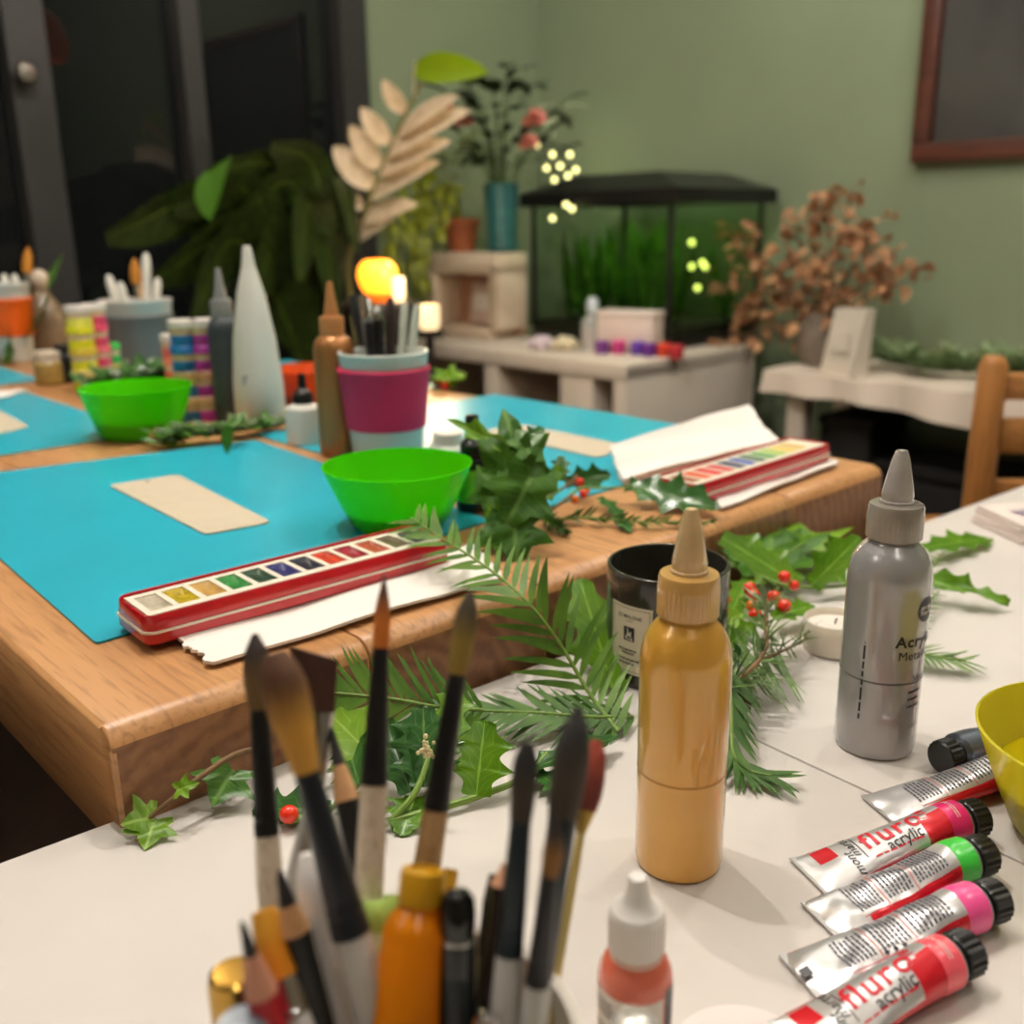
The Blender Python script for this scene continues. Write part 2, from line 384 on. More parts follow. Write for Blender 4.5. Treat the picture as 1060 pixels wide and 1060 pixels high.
mb = MB(); mb.rbox((.12, .075, .40), (.16, .06, .24), .008); mb.build('storage_bin', mat('yellow_bin', (150, 118, 30), rough=.6), None)
o = bpy.data.objects['storage_bin']; o.location = uv(CU, CV, 0) + UD * .06; o.rotation_euler = (0, 0, ANG); o.location.z = -.21
tag(o, 'yellow storage bin standing in the first opening of the low white cabinet', 'bin')
# white cube shelf with lit opening, beyond the cabinet's far end
BU = 1.90
pbox = onu(515, 300, BU); BV = pbox.dot(VD); bl = onu(441, 300, BU).dot(VD) - BV; bz = onu(480, 262, BU).z
box = thing('cube_shelf', 'white cube shelf with a warmly lit open front below the teal vase', 'shelf', uv(BU, BV, CZ), ANG)
bz0 = bz; bz = bz - CZ; BD = onv(546, 300, BV).dot(UD) - BU
mb = MB(); mb.rbox((BD / 2, bl / 2, bz - .03), (BD, bl, .06), .004).rbox((BD / 2, .02, bz / 2), (BD, .04, bz - .06), .004).rbox((BD / 2, bl - .02, bz / 2), (BD, .04, bz - .06), .004)
mb.rbox((BD / 2, bl / 2, .015), (BD - .002, bl - .082, .03), .003)
mb.build('carcass', mat('warm_white_paint', (214, 196, 174), rough=.45), box)
MB().box((BD - .008, bl / 2, bz / 2), (.012, bl - .02, bz - .02)).build('back_panel', mat('rose_panel', (196, 150, 128), rough=.6), box, smooth=False)
BOXTOP = bz0
pk = thing('paper_packet', 'pinkish white paper packet standing inside the white cube shelf', 'packet', uv(BU + .07, BV + bl * .36, CZ + .031), ANG)
mb = MB(); mb.rbox((0, 0, .064), (.045, .12, .12), .010, rot=Matrix.Rotation(.12, 3, 'Y')); mb.build('wrapper', mat('rose_paper', (226, 200, 192), rough=.5), pk)
MB().rbox((-.024, 0, .07), (.004, .08, .05), .001, rot=Matrix.Rotation(.12, 3, 'Y')).build('paper_label', mat('white_label', (240, 232, 228), rough=.4), pk)

# ---------------------------------------------------------------- aquarium
AU, AV = 2.03, 1.60
aq = thing('aquarium', 'planted glass aquarium with black hood lit green inside', 'aquarium', uv(AU, AV, CZ), ANG)
al, ad, ah = .50, .40, .375
MB().rbox((ad / 2, al / 2, .0125), (ad, al, .025), .003).build('plinth', mat('black_plastic', (18, 18, 18), rough=.35), aq)
mb = MB(); zc = .025 + (ah - .025) / 2; hh = ah - .03
for c, d in (((.003, al / 2, zc), (.006, al, hh)), ((ad - .003, al / 2, zc), (.006, al, hh)), ((ad / 2, .003, zc), (ad - .012, .006, hh)), ((ad / 2, al - .003, zc), (ad - .012, .006, hh))): mb.box(c, d)
mb.build('glass_tank', mat('tank_glass', (235, 245, 235), rough=.02, trans=1, ior=1.1), aq, smooth=False)
for x in (.004, ad - .004):
    for y in (.004, al - .004): MB().rbox((x, y, zc), (.014, .014, hh), .003).build('corner_post', mat('black_plastic', (18, 18, 18)), aq)
MB().box((ad / 2, al / 2, .04), (ad - .02, al - .02, .028)).build('gravel', mat('dark_gravel', (40, 42, 26), rough=.9, bump=1, bscale=300), aq, smooth=False)['kind'] = 'stuff'
mb = MB()
b0 = [(-.02, -.03), (ad + .02, -.03), (ad + .02, al + .03), (-.02, al + .03)]; b1 = [(.07, .10), (ad - .04, .10), (ad - .04, al - .1), (.07, al - .1)]
mb.add([(x, y, ah - .01) for x, y in b0] + [(x, y, ah + .025) for x, y in b0] + [(x, y, ah + .07) for x, y in b1], [(0, 1, 5, 4), (1, 2, 6, 5), (2, 3, 7, 6), (3, 0, 4, 7), (4, 5, 9, 8), (5, 6, 10, 9), (6, 7, 11, 10), (7, 4, 8, 11), (8, 9, 10, 11)])
mb.build('hood', mat('black_plastic', (18, 18, 18)), aq, smooth=False)
MB().rbox((ad * .62, al / 2, ah + .005), (.05, al - .06, .012), .003).build('light_bar', mat('aquarium_light', (200, 255, 140), emit=5, ecol=(205, 255, 130)), aq)
M_weed = leafmat('water_weed', (86, 140, 34), (48, 92, 22), rough=.5, transl=.4)
rnd = random.Random(3)
for k in range(16):
    mb = MB(); x, y = rnd.uniform(.06, ad - .05), rnd.uniform(.04, al - .04)
    for j in range(9):
        a = rnd.uniform(0, 6.28); h = rnd.uniform(.14, .29); q = V((min(max(x + .05 * math.cos(a), .02), ad - .02), min(max(y + .05 * math.sin(a), .02), al - .02), .05 + h))
        blade(mb, (x, y, .05), q, rnd.uniform(.007, .014), (math.cos(a + 1), math.sin(a + 1), .3), 'lance', curl=-.05, rows=8, fold=.05)
    mb.build('water_plant', M_weed, aq)
# fairy lights on the wall beside the hood
fl = thing('light_or_glint_string', 'string of warm fairy lights hanging beside the aquarium hood', 'string lights', onu(580, 175, 1.98))
o0 = V(fl.location); mb = MB(); pts = []
for (x, y) in ((556, 150), (572, 160), (590, 160), (566, 174), (580, 172), (596, 176), (574, 186), (588, 182), (586, 212), (572, 226), (592, 216)): pts.append(onu(x, y, 1.985) - o0)
cu = spline(pts, 50); mb.tube(cu, .0012, 5); mb.build('wire', mat('green_wire', (40, 50, 24)), fl)
for q in pts: MB().ball(q, .0075, n=10).build('bulb', mat('warm_bulb', (255, 240, 150), emit=3, ecol=(245, 240, 160)), fl)
fg = thing('light_or_glint_string', 'green glowing beads put in for reflections in the aquarium glass', 'string lights', onu(720, 275, 2.0))  # glowing beads stand in for light reflected in the tank glass
o0 = V(fg.location); pts = [onu(x, y, 2.0) - o0 for x, y in ((716, 251), (716, 276), (727, 272), (730, 276), (722, 298))]
MB().tube(spline(pts, 40), .0012, 5).build('wire', mat('green_wire', (40, 50, 24)), fg)
for q in pts: MB().ball(q, .008, n=10).build('bulb', mat('lime_glint', (190, 220, 90), emit=2.2, ecol=(196, 220, 96)), fg)

# small things on the cabinet top
def onz(x, y, z): return at(x, y, z)
def simple_bottle(name, label, cat, p, prof, mats, parts, group=None, n=24):
    "a lathe-built thing: parts = [(name, profile, material)]"
    t = thing(name, label, cat, p, 0, group)
    for nm, pr, m in parts: MB().lathe(pr, n).build(nm, m, t)
    return t
p = at(613, 362, CZ); simple_bottle('spray_bottle', 'clear bottle of pink liquid beside the white box on the low cabinet', 'bottle', p, None, None, [('liquid', [(0, .001), (.026, .001), (.027, .05), (0, .05)], mat('pink_liquid', (196, 130, 120), rough=.2)), ('bottle', [(0, 0), (.029, 0), (.03, .06), (.028, .075), (.014, .09), (.013, .1)], mat('pale_plastic', (200, 205, 200), rough=.2, alpha=.6)), ('cap', [(.016, .098), (.016, .125), (.009, .135), (0, .135)], mat('pale_cap', (190, 200, 205), rough=.3))])
p = at(652, 364, CZ); t = thing('small_box', 'small white ridged box in front of the aquarium', 'box', p, ANG + .25)
MB().rbox((0, 0, .048), (.07, .155, .09), .004).build('carton', mat('white_card', (218, 200, 190), rough=.6), t); MB().rbox((0, 0, .098), (.076, .16, .012), .003).build('lid', mat('white_card2', (228, 214, 206), rough=.6), t)
for x, y, c, nm in ((623, 366, (104, 50, 120), 'violet'), (640, 366, (186, 60, 120), 'magenta'), (660, 367, (88, 52, 150), 'purple'), (672, 369, (90, 40, 120), 'dark purple'), (687, 369, (190, 62, 40), 'orange red'), (700, 371, (170, 44, 52), 'crimson')):
    p = at(x, y, CZ); t = thing('paint_pot', f'small {nm} paint pot in the row along the low white cabinet', 'paint pot', p, 0, 'paint pots on the low cabinet')
    MB().lathe([(0, 0), (.017, 0), (.018, .02), (0, .02)], 18).build('jar', mat('pot_' + nm, c, rough=.35), t); MB().lathe([(.0185, .02), (.0185, .03), (.017, .033), (0, .033)], 18).build('lid', mat('lid_' + nm, tuple(min(255, int(k * 1.1)) for k in c), rough=.3), t)
rnd = random.Random(5)
for i, (x, y, lb) in enumerate(((560, 361, 'crumpled pale lilac tissue lying at the far end of the low cabinet'), (585, 362, 'crumpled cream tissue lying beside the clear bottle on the low cabinet'))):
    p = at(x, y, CZ); bm = bmesh.new(); bmesh.ops.create_icosphere(bm, subdivisions=3, radius=.035)
    for v_ in bm.verts: v_.co *= 1 + .4 * mnoise.noise(v_.co * 60 + V((i * 9, 0, 0))); v_.co.z = v_.co.z * .55 + .016; v_.co.z = max(v_.co.z, 0)
    o = MB().bm(bm).build('crumpled_tissue', mat('tissue_%d' % i, ((206, 190, 200), (212, 200, 170))[i], rough=.8), None, loc=p); tag(o, lb, 'tissue')

# ---------------------------------------------------------------- plants on and by the white cube shelf
M_dkleaf = leafmat('dark_leaf', (40, 58, 26), (22, 34, 16), rough=.4, transl=.15)
M_yg = leafmat('yellow_green_leaf', (166, 172, 46), (112, 124, 30), rough=.4, transl=.4)
M_cream = leafmat('cream_leaf', (244, 222, 196), (214, 192, 154), rough=.45, transl=.25)
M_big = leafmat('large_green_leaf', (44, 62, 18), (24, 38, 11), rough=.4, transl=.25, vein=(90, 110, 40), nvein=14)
M_pink = mat('pink_petals', (214, 130, 116), rough=.6, sss=.1, var=.2)
# teal vase with a bouquet
pv = onu(520, 262, BU + .1); pv.z = BOXTOP
vs_ = thing('flower_vase', 'teal vase of dark leaves and pink flowers on the white cube shelf', 'vase', pv)
k = 1.0 / 1
hz = onu(520, 190, BU + .1).z - BOXTOP
MB().lathe([(0, 0), (.036, 0), (.045, .01), (.044, .05), (.047, hz * .6), (.05, hz * .95), (.052, hz), (.048, hz), (.042, .06), (0, .02)], 24).build('vase_body', mat('teal_glaze', (52, 104, 104), rough=.3, var=.25, vscale=30), vs_)
rnd = random.Random(11); mb = MB(); ms = MB()
for i in range(75):
    th_ = rnd.uniform(0, 6.28); rr = rnd.uniform(.02, .19); h = hz + rnd.uniform(.01, .32) * (1 - rr * 1.6)
    q = V((rr * math.cos(th_), rr * math.sin(th_) * .6, h + .03)); d = V((math.cos(th_), math.sin(th_), rnd.uniform(-.3, .9))).normalized()
    blade(mb, q, q + d * rnd.uniform(.05, .10), rnd.uniform(.014, .028), (0, 0, 1), 'oval', curl=.25, rows=8)
    if i % 3 == 0: ms.tube(spline([(0, 0, hz * .5), q * .5 + V((0, 0, hz * .6)), q], 6), .002, 5)
mb.build('foliage', M_dkleaf, vs_)['kind'] = 'stuff'; ms.build('stems', mat('green_stem', (60, 80, 30), rough=.6), vs_)
for x, y, r in ((553, 128, .03), (481, 129, .026), (547, 152, .026), (462, 112, .018)):
    q = onu(x, y, BU + .05) - pv; mb = MB(); rnd2 = random.Random(x)
    for j in range(14):
        a = j * 2.4; e = .2 + .9 * j / 14; d = V((math.cos(a) * math.sin(e), math.sin(a) * math.sin(e), math.cos(e)))
        blade(mb, q, q + d * r * 1.3, r * .62, d.orthogonal(), 'oval', fold=.5, curl=-.3, rows=6)
    mb.build('pink_flower', M_pink, vs_)
# terracotta pot with yellow-green fronds
pt_ = onu(478, 262, BU + .09); pt_.z = BOXTOP
tp = thing('potted_fern', 'terracotta pot with arching yellow green fronds left of the teal vase', 'potted plant', pt_)
MB().lathe([(0, 0), (.04, 0), (.052, .075), (.058, .077), (.058, .098), (.052, .098), (.048, .08), (0, .08)], 24).build('pot', mat('terracotta', (150, 80, 44), rough=.75, var=.2), tp)
rnd = random.Random(4); mb = MB()
def fq(x, y, u):
    q = onu(x, y, u); return q if q.dot(VD) < 2.40 else onv(x, y, 2.40)
for (x, y, x2, y2) in ((440, 200, 395, 270), (430, 190, 382, 235), (440, 180, 405, 300), (455, 190, 430, 310), (445, 175, 380, 200), (450, 165, 430, 240), (440, 215, 412, 330), (470, 190, 452, 250), (452, 150, 420, 180), (470, 170, 495, 130), (430, 230, 445, 305), (425, 215, 440, 285), (415, 215, 395, 300)):
    a = V((0, 0, .08)); b_ = fq(x, y, BU + .02) - pt_; c_ = fq(x2, y2, BU - .04) - pt_
    pts = spline([a, b_, c_], 9)
    for p0, p1 in zip(pts[3:-1:1], pts[4:]):
        t_ = (p1 - p0); s_ = t_.cross(V((0, 0, 1))).normalized()
        for sg in (-1, 1): blade(mb, p0, p0 + t_ * .8 + s_ * sg * .045 + V((0, 0, -.012)), .010, (0, 0, 1), 'lance', curl=.2, rows=6)
    mb.tube(pts, .0022, 5)
mb.build('fronds', M_yg, tp)['kind'] = 'stuff'
# tall plant with a pale feathered leaf and one bright leaf, standing on the floor
pf = onu(400, 290, 1.45); pf.z = 0
tl = thing('tall_potted_palm', 'tall potted plant with broad pale cream leaflets catching the light', 'potted plant', pf)
MB().lathe([(0, 0), (.12, 0), (.15, .26), (.16, .28), (.14, .28), (.13, .24), (0, .24)], 28).build('pot', mat('black_pot', (30, 28, 26), rough=.5), tl)
DP = 1.50
def dq(x, y, u=DP): return onu(x, y, u) - pf
ra = spline([(0, 0, .24), dq(362, 300), dq(378, 225), dq(405, 150), dq(438, 82)], 30)
MB().tube(ra, [.009 - .006 * i / 29 for i in range(30)], 6).build('stem', mat('pale_stem', (140, 130, 70), rough=.6), tl)
for (x, y, x2, y2, w) in ((376, 215, 340, 200, .03), (372, 235, 325, 178, .026), (388, 195, 342, 150, .034), (395, 175, 360, 130, .03), (384, 205, 440, 160, .034), (392, 180, 452, 138, .034), (400, 160, 470, 105, .038), (412, 140, 462, 92, .03), (376, 228, 420, 205, .03), (404, 150, 372, 112, .026), (420, 118, 395, 84, .024), (430, 100, 425, 62, .02), (368, 250, 402, 215, .03)):
    mb = MB(); blade(mb, dq(x, y), dq(x2, y2, DP - .06), w, (-.6, -.7, .5), 'oval', curl=.12, rows=12, fold=.2); mb.build('cream_leaflet', M_cream, tl)
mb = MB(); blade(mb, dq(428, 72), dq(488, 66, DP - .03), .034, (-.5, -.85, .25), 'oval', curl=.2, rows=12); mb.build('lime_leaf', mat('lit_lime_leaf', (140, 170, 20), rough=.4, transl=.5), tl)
# big dark drooping plant in front of the glass
pb_ = onv(300, 300, 2.2); pb_.z = 0
bp = thing('large_leaf_plant', 'large dark green plant with long drooping leaves before the night window', 'potted plant', pb_)
MB().lathe([(0, 0), (.13, 0), (.17, .3), (.18, .32), (.16, .32), (.15, .28), (0, .28)], 28).build('pot', mat('clay_pot_dark', (60, 44, 34), rough=.7), bp)
def eq(x, y, v=2.2): return onv(x, y, v) - pb_
for i, (pts, w) in enumerate((((330, 330, 290, 200, 205, 190), .06), ((340, 330, 300, 190, 215, 175), .05), ((330, 330, 240, 215, 110, 245), .075), ((330, 330, 270, 240, 160, 290), .08), ((340, 330, 330, 190, 280, 150), .06), ((345, 330, 350, 190, 370, 260), .055), ((340, 330, 330, 230, 350, 330), .07), ((330, 330, 250, 250, 200, 330), .07), ((330, 330, 300, 230, 262, 310), .08), ((335, 330, 310, 200, 250, 220), .07), ((330, 330, 270, 210, 180, 215), .06), ((338, 330, 320, 210, 310, 290), .07))):
    a, b_, c_ = eq(pts[0], pts[1]), eq(pts[2], pts[3], 2.2 - .02 * (i % 4)), eq(pts[4], pts[5], 2.13 - .03 * (i % 3))
    cu = spline([(0, 0, .28), a * .6 + V((0, 0, .1)), b_, c_], 16); mb = MB(); o_ = 0; vsx = []; fsx = []; usx = []
    for k_, q in enumerate(cu):
        t_ = k_ / 15; e = .08 if t_ < .45 else math.sin(PI * min(1, (t_ - .4) / .62)) ** .6
        tg = (cu[min(k_ + 1, 15)] - cu[max(k_ - 1, 0)]).normalized(); s_ = tg.cross(VD).normalized() * .8 + VD * .4
        for c3 in (-1, -.5, 0, .5, 1): vsx.append(q + s_ * (c3 * w * e) + V((0, 0, -.25 * abs(c3) * w * e))); usx.append((t_, c3))
    for r_ in range(15):
        for j in range(4): fsx.append([r_ * 5 + j, r_ * 5 + j + 1, r_ * 5 + j + 6, r_ * 5 + j + 5])
    mb.add(vsx, fsx, 0, usx); mb.build('long_leaf', M_big, bp)
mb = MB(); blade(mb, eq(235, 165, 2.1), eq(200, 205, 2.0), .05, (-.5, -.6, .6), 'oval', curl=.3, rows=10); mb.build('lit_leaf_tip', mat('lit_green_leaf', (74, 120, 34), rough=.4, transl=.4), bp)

# amber glass lamp on a dark plant stool
pl_ = deep(392, 312, 2.05); lamp_z = pl_.z
t = thing('plant_stool', 'dark round stool carrying the glowing amber lamp', 'stool', (pl_.x, pl_.y, 0))
M_dw = mat('dark_wood', (36, 26, 20), rough=.5)
MB().lathe([(0, lamp_z - .022), (.076, lamp_z - .022), (.08, lamp_z - .011), (.076, lamp_z), (0, lamp_z)], 28).build('seat', M_dw, t)
for i in range(3): a = i * 2.1 + .3; MB().tube([(.05 * math.cos(a), .05 * math.sin(a), lamp_z - .02), (.07 * math.cos(a), .07 * math.sin(a), 0)], .012, 8).build('leg', M_dw, t)
t = thing('amber_lamp', 'small round amber glass lamp glowing orange beyond the magenta mug', 'lamp', pl_)
MB().lathe([(0, 0), (.034, 0), (.036, .012), (.03, .018), (0, .018)], 24).build('base', mat('orange_base', (200, 96, 20), rough=.4, emit=.6, ecol=(255, 110, 10)), t)
MB().lathe([(.026, .017), (.036, .03), (.042, .05), (.039, .07), (.028, .082), (.02, .084)], 24).build('glass_shade', mat('amber_glow', (255, 190, 70), rough=.3, emit=3.2, ecol=(255, 145, 30)), t)
pl2 = deep(440, 320, 2.0); 
for i, (x, y, r) in enumerate(((412, 292, .014), (444, 326, .022))):
    q = deep(x, y, 2.02); h = q.z - lamp_z
    t = thing('glass_votive', ('small pale glowing votive glass right beside the amber lamp', 'pale glowing votive glass nearest the white cube shelf')[i], 'candle', (q.x, q.y, lamp_z if i == 0 else q.z - .03))
    MB().lathe([(0, 0), (r * .8, 0), (r, .01), (r, .05), (r * .85, .05), (r * .8, .008), (0, .006)], 20).build('glass', mat('votive_glow', (255, 236, 200), rough=.3, emit=1.1, ecol=(255, 220, 165)), t)
    MB().lathe([(0, .008), (r * .7, .008), (r * .7, .03), (0, .032)], 16).build('wax', mat('lit_wax', (255, 225, 170), emit=1.5, ecol=(255, 200, 120)), t)
    if i == 1:
        s = thing('plant_stand', 'slim dark stand holding the votive beside the white cube shelf', 'stand', (q.x, q.y, 0)); zt = q.z - .03
        MB().lathe([(0, zt - .015), (.028, zt - .015), (.028, zt), (0, zt)], 20).build('top', M_dw, s); MB().tube([(0, 0, .02), (0, 0, zt - .014)], .008, 8).build('pole', M_dw, s); MB().lathe([(0, 0), (.035, 0), (.035, .012), (.015, .025), (0, .025)], 20).build('base', M_dw, s)
# copper pendant lamp over the far end of the wooden table
q = deep(236, -24, 2.0)
t = thing('pendant_lamp', 'copper pendant lamp hanging above the far end of the wooden table', 'lamp', q)
MB().lathe([(.075, -.02), (.09, .0), (.092, .03), (.07, .09), (.03, .12), (.012, .13), (0, .13)], 28).build('lamp_shade', mat('copper', (190, 84, 40), rough=.3, metal=.8, emit=.35, ecol=(255, 110, 40)), t)
MB().tube([(0, 0, .12), (0, 0, 2.5 - q.z)], .003, 6).build('cord', mat('black_cord', (20, 20, 20)), t)
MB().lathe([(0, .0), (.03, .01), (.03, .03), (0, .05)], 16).build('bulb', mat('pendant_bulb', (255, 210, 150), emit=4, ecol=(255, 190, 110)), t)

# ---------------------------------------------------------------- cloth-covered console, dried leaves, white bag, garland, chair
NU = 2.14
na, nb = onu(797, 378, NU), onu(1075, 386, NU)
NZ = .612; nv1 = onu(797, 398, NU).dot(VD); nv0 = nv1 - 1.25; nd = .33
cs = thing('console_table', 'dark console table under a white cloth against the green wall', 'table', uv(NU, nv1, 0), ANG)
MB().rbox((nd / 2, -.62, NZ - .02), (nd - .02, 1.2, .03), .004).build('tabletop', M_dw, cs)
for x in (.05, nd - .05):
    for y in (-.06, -1.18): MB().rbox((x, y, (NZ - .035) / 2), (.05, .05, NZ - .035), .004).build('leg', mat('console_leg', (196, 186, 172), rough=.6), cs)
mb = MB(); nx, ny = 12, 44; vs = []; fs = []
for i in range(nx + 1):
    for j in range(ny + 1):
        X = -.012 + (nd + .012) * max(0, (i - 4)) / (nx - 4); Y = .012 - 1.24 * j / ny; z = NZ + .004 + .003 * math.sin(Y * 31 + X * 17)
        if i < 4: X = -.012 - .012 * math.sin(Y * 40) * (4 - i) / 4 - .01 * (4 - i) / 4; z = NZ + .004 - (4 - i) / 4 * (.045 + .075 * j / ny + .008 * math.sin(Y * 9 + 1))
        vs.append((X, Y, z))
for i in range(nx):
    for j in range(ny): a = i * (ny + 1) + j; fs.append([a, a + 1, a + ny + 2, a + ny + 1])
mb.add(vs, fs); o = mb.build('table_cloth', mat('cream_linen', (214, 200, 184), rough=.85, bump=.1), None); o.location = cs.location; o.rotation_euler = cs.rotation_euler
tag(o, 'white linen cloth draped over the console table', 'tablecloth')
ca, cb2 = onu(846, 440, NU + .08).dot(VD), onu(900, 440, NU + .08).dot(VD)
t = thing('storage_crate', 'tall black crate under the left half of the cloth-covered console', 'crate', uv(NU + .08, ca, 0), ANG)
mb = MB(); mb.rbox((.11, (cb2 - ca) / 2, .24), (.2, ca - cb2, .48), .01); mb.build('crate_body', mat('black_crate', (14, 13, 13), rough=.7), t); MB().rbox((.11, (cb2 - ca) / 2, .492), (.21, ca - cb2 + .01, .025), .006).build('lid', mat('black_crate', (14, 13, 13)), t)
t = thing('storage_chest', 'long low black chest under the console beside the tall crate', 'chest', uv(NU + .08, cb2 - .02, 0), ANG)
hz2 = onu(950, 482, NU + .08).z
MB().rbox((.11, -.36, hz2 / 2 - .02), (.2, .72, hz2 - .04), .01).build('chest_body', mat('black_crate', (14, 13, 13)), t); MB().rbox((.11, -.36, hz2 - .02), (.215, .735, .035), .008).build('lid', mat('black_crate', (14, 13, 13)), t)
# dried leaves
pd = onu(852, 352, 2.30); pd.z = NZ + .008
dr = thing('dried_leaf_bouquet', 'large bouquet of dried brown leaves standing on the console', 'dried flowers', pd)
MB().lathe([(0, 0), (.05, 0), (.07, .05), (.06, .1), (.045, .13), (.04, .13), (.05, .06), (0, .02)], 24).build('vase', mat('grey_vase', (120, 108, 96), rough=.6), dr)
rnd = random.Random(8); ms = MB(); mb = MB(); mc = MB()
spots = [(840, 250), (880, 205), (835, 215), (905, 235), (870, 240), (850, 230), (800, 280), (770, 250), (755, 290), (785, 300), (820, 290), (860, 280), (890, 270), (915, 275), (940, 290), (900, 300), (830, 320), (800, 320), (770, 320), (755, 350), (745, 362), (815, 345), (880, 245), (905, 290), (925, 270), (860, 215), (840, 300), (780, 270), (815, 262), (875, 300), (790, 340), (765, 335), (850, 265), (895, 250), (825, 240), (750, 235), (840, 340), (815, 305), (800, 300), (870, 320)]
for i, (x, y) in enumerate(spots):
    q = onu(x, y, 2.31 - .09 * rnd.random()) - pd; q = V(q)
    ms.tube(spline([(0, 0, .1), q * .5 + V((0, 0, .06)), q], 8), .0018, 5)
    for j in range(11):
        a = rnd.uniform(0, 6.28); p0 = q + V((rnd.uniform(-.04, .04), rnd.uniform(-.04, .04), rnd.uniform(-.035, .035))); d = V((math.cos(a), math.sin(a), rnd.uniform(-.8, .5)))
        blade(mb if (j + i) % 3 else mc, p0, p0 + d * rnd.uniform(.022, .038), rnd.uniform(.010, .016), (rnd.uniform(-1, 1), rnd.uniform(-1, 1), 1), 'oval', fold=.4, curl=.4, rows=6)
ms.build('twigs', mat('dry_twig', (96, 70, 46), rough=.8), dr)
mb.build('dried_leaves', mat('dry_brown_leaf', (172, 124, 90), rough=.7, var=.3, vscale=30, transl=.2), dr)['kind'] = 'stuff'
mc.build('tan_leaves', mat('dry_tan_leaf', (214, 164, 120), rough=.7, var=.2, vscale=30, transl=.2), dr)['kind'] = 'stuff'
# white gift bag
pg = onu(874, 369, NU + .045); pg.z = NZ + .006
t = thing('paper_bag', 'tilted white paper bag standing on the cloth before the dried leaves', 'bag', pg, ANG - .35)
dd = (pg - EYE).dot(_F); w = 46 * dd / FPX; h = 68 * dd / FPX
mb = MB(); tilt = .25
vs = []
for z, k in ((0, 1), (h, 1.0)):
    for y in (w / 2, -w / 2):
        for x in (-.025, .025): vs.append((x * (1 if z == 0 else .5), y * k - z * tilt * .6, z - .004 * (y > 0) * (z > 0)))
mb.add(vs, [(0, 1, 3, 2), (0, 2, 6, 4), (1, 5, 7, 3), (0, 4, 5, 1), (2, 3, 7, 6), (4, 6, 7, 5)]); mb.build('bag_body', mat('white_paper', (220, 210, 196), rough=.7), t, smooth=False)
MB().box((-.026, -h * .3 * tilt, h * .5), (.003, w * .5, h * .3)).build('fold_panel', mat('white_paper_fold', (228, 219, 206), rough=.7), t, smooth=False)
# pale garland on the console
pg = onu(965, 372, NU + .2); pg.z = NZ + .008
t = thing('eucalyptus_garland', 'grey green leaf garland lying along the back of the console', 'garland', pg)
rnd = random.Random(2); mb = MB(); pts = [V((q.x, q.y, NZ + .022)) - pg for q in (onu(x, 370, NU + k) for x, k in ((915, .2), (960, .14), (1000, .16), (1050, .2), (1090, .2)))]
cu = spline(pts, 60); MB().tube(cu, .003, 6).build('stem', mat('green_stem', (60, 80, 30)), t)
for q in cu:
    for j in range(5):
        a = rnd.uniform(0, 6.28); d = V((math.cos(a), math.sin(a), rnd.uniform(.1, 1.4))); blade(mb, q, q + d * rnd.uniform(.03, .06), .013, (0, 0, 1), 'oval', curl=.1, rows=6)
mb.build('leaves', leafmat('eucalyptus_leaf', (168, 188, 140), (112, 140, 98), rough=.5), t)['kind'] = 'stuff'
# wooden chair at the right
D = 1.32; pc = deep(1021, 440, D); pc.z = 0
ch = thing('wooden_chair', 'pale wooden ladder-back chair standing behind the white table', 'chair', pc, -.12)
M_ch = woodmat('chair_pine', (196, 138, 76), (170, 112, 56), (130, 80, 38), axis='Z', rough=.4)
def zpx(y): return deep(1019, y, D).z
ztop = zpx(366); w_ = .036
for x in (0, .37):
    mb = MB(); mb.tube([(x, -.02, .0), (x, 0, .45), (x, .0, .6), (x, -.0, ztop - .012), (x, 0, ztop)], [.018, .019, .019, .019, .012], 10); mb.build('back_post', M_ch, ch)
for y0, y1 in ((384, 412), (432, 470), (500, 520)):
    za, zb = zpx(y1), zpx(y0); MB().rbox((.185, 0, (za + zb) / 2), (.35, .018, zb - za), .004).build('back_rail', woodmat('chair_pine_rail', (196, 138, 76), (170, 112, 56), (130, 80, 38), axis='X', rough=.4), ch)
MB().rbox((.185, .2, .445), (.41, .42, .03), .008).build('seat', woodmat('chair_pine_rail', (196, 138, 76), (170, 112, 56), (130, 80, 38)), ch)
for x in (0.01, .36): MB().tube([(x, .38, .43), (x, .38, 0)], [.019, .016], 10).build('front_leg', M_ch, ch)
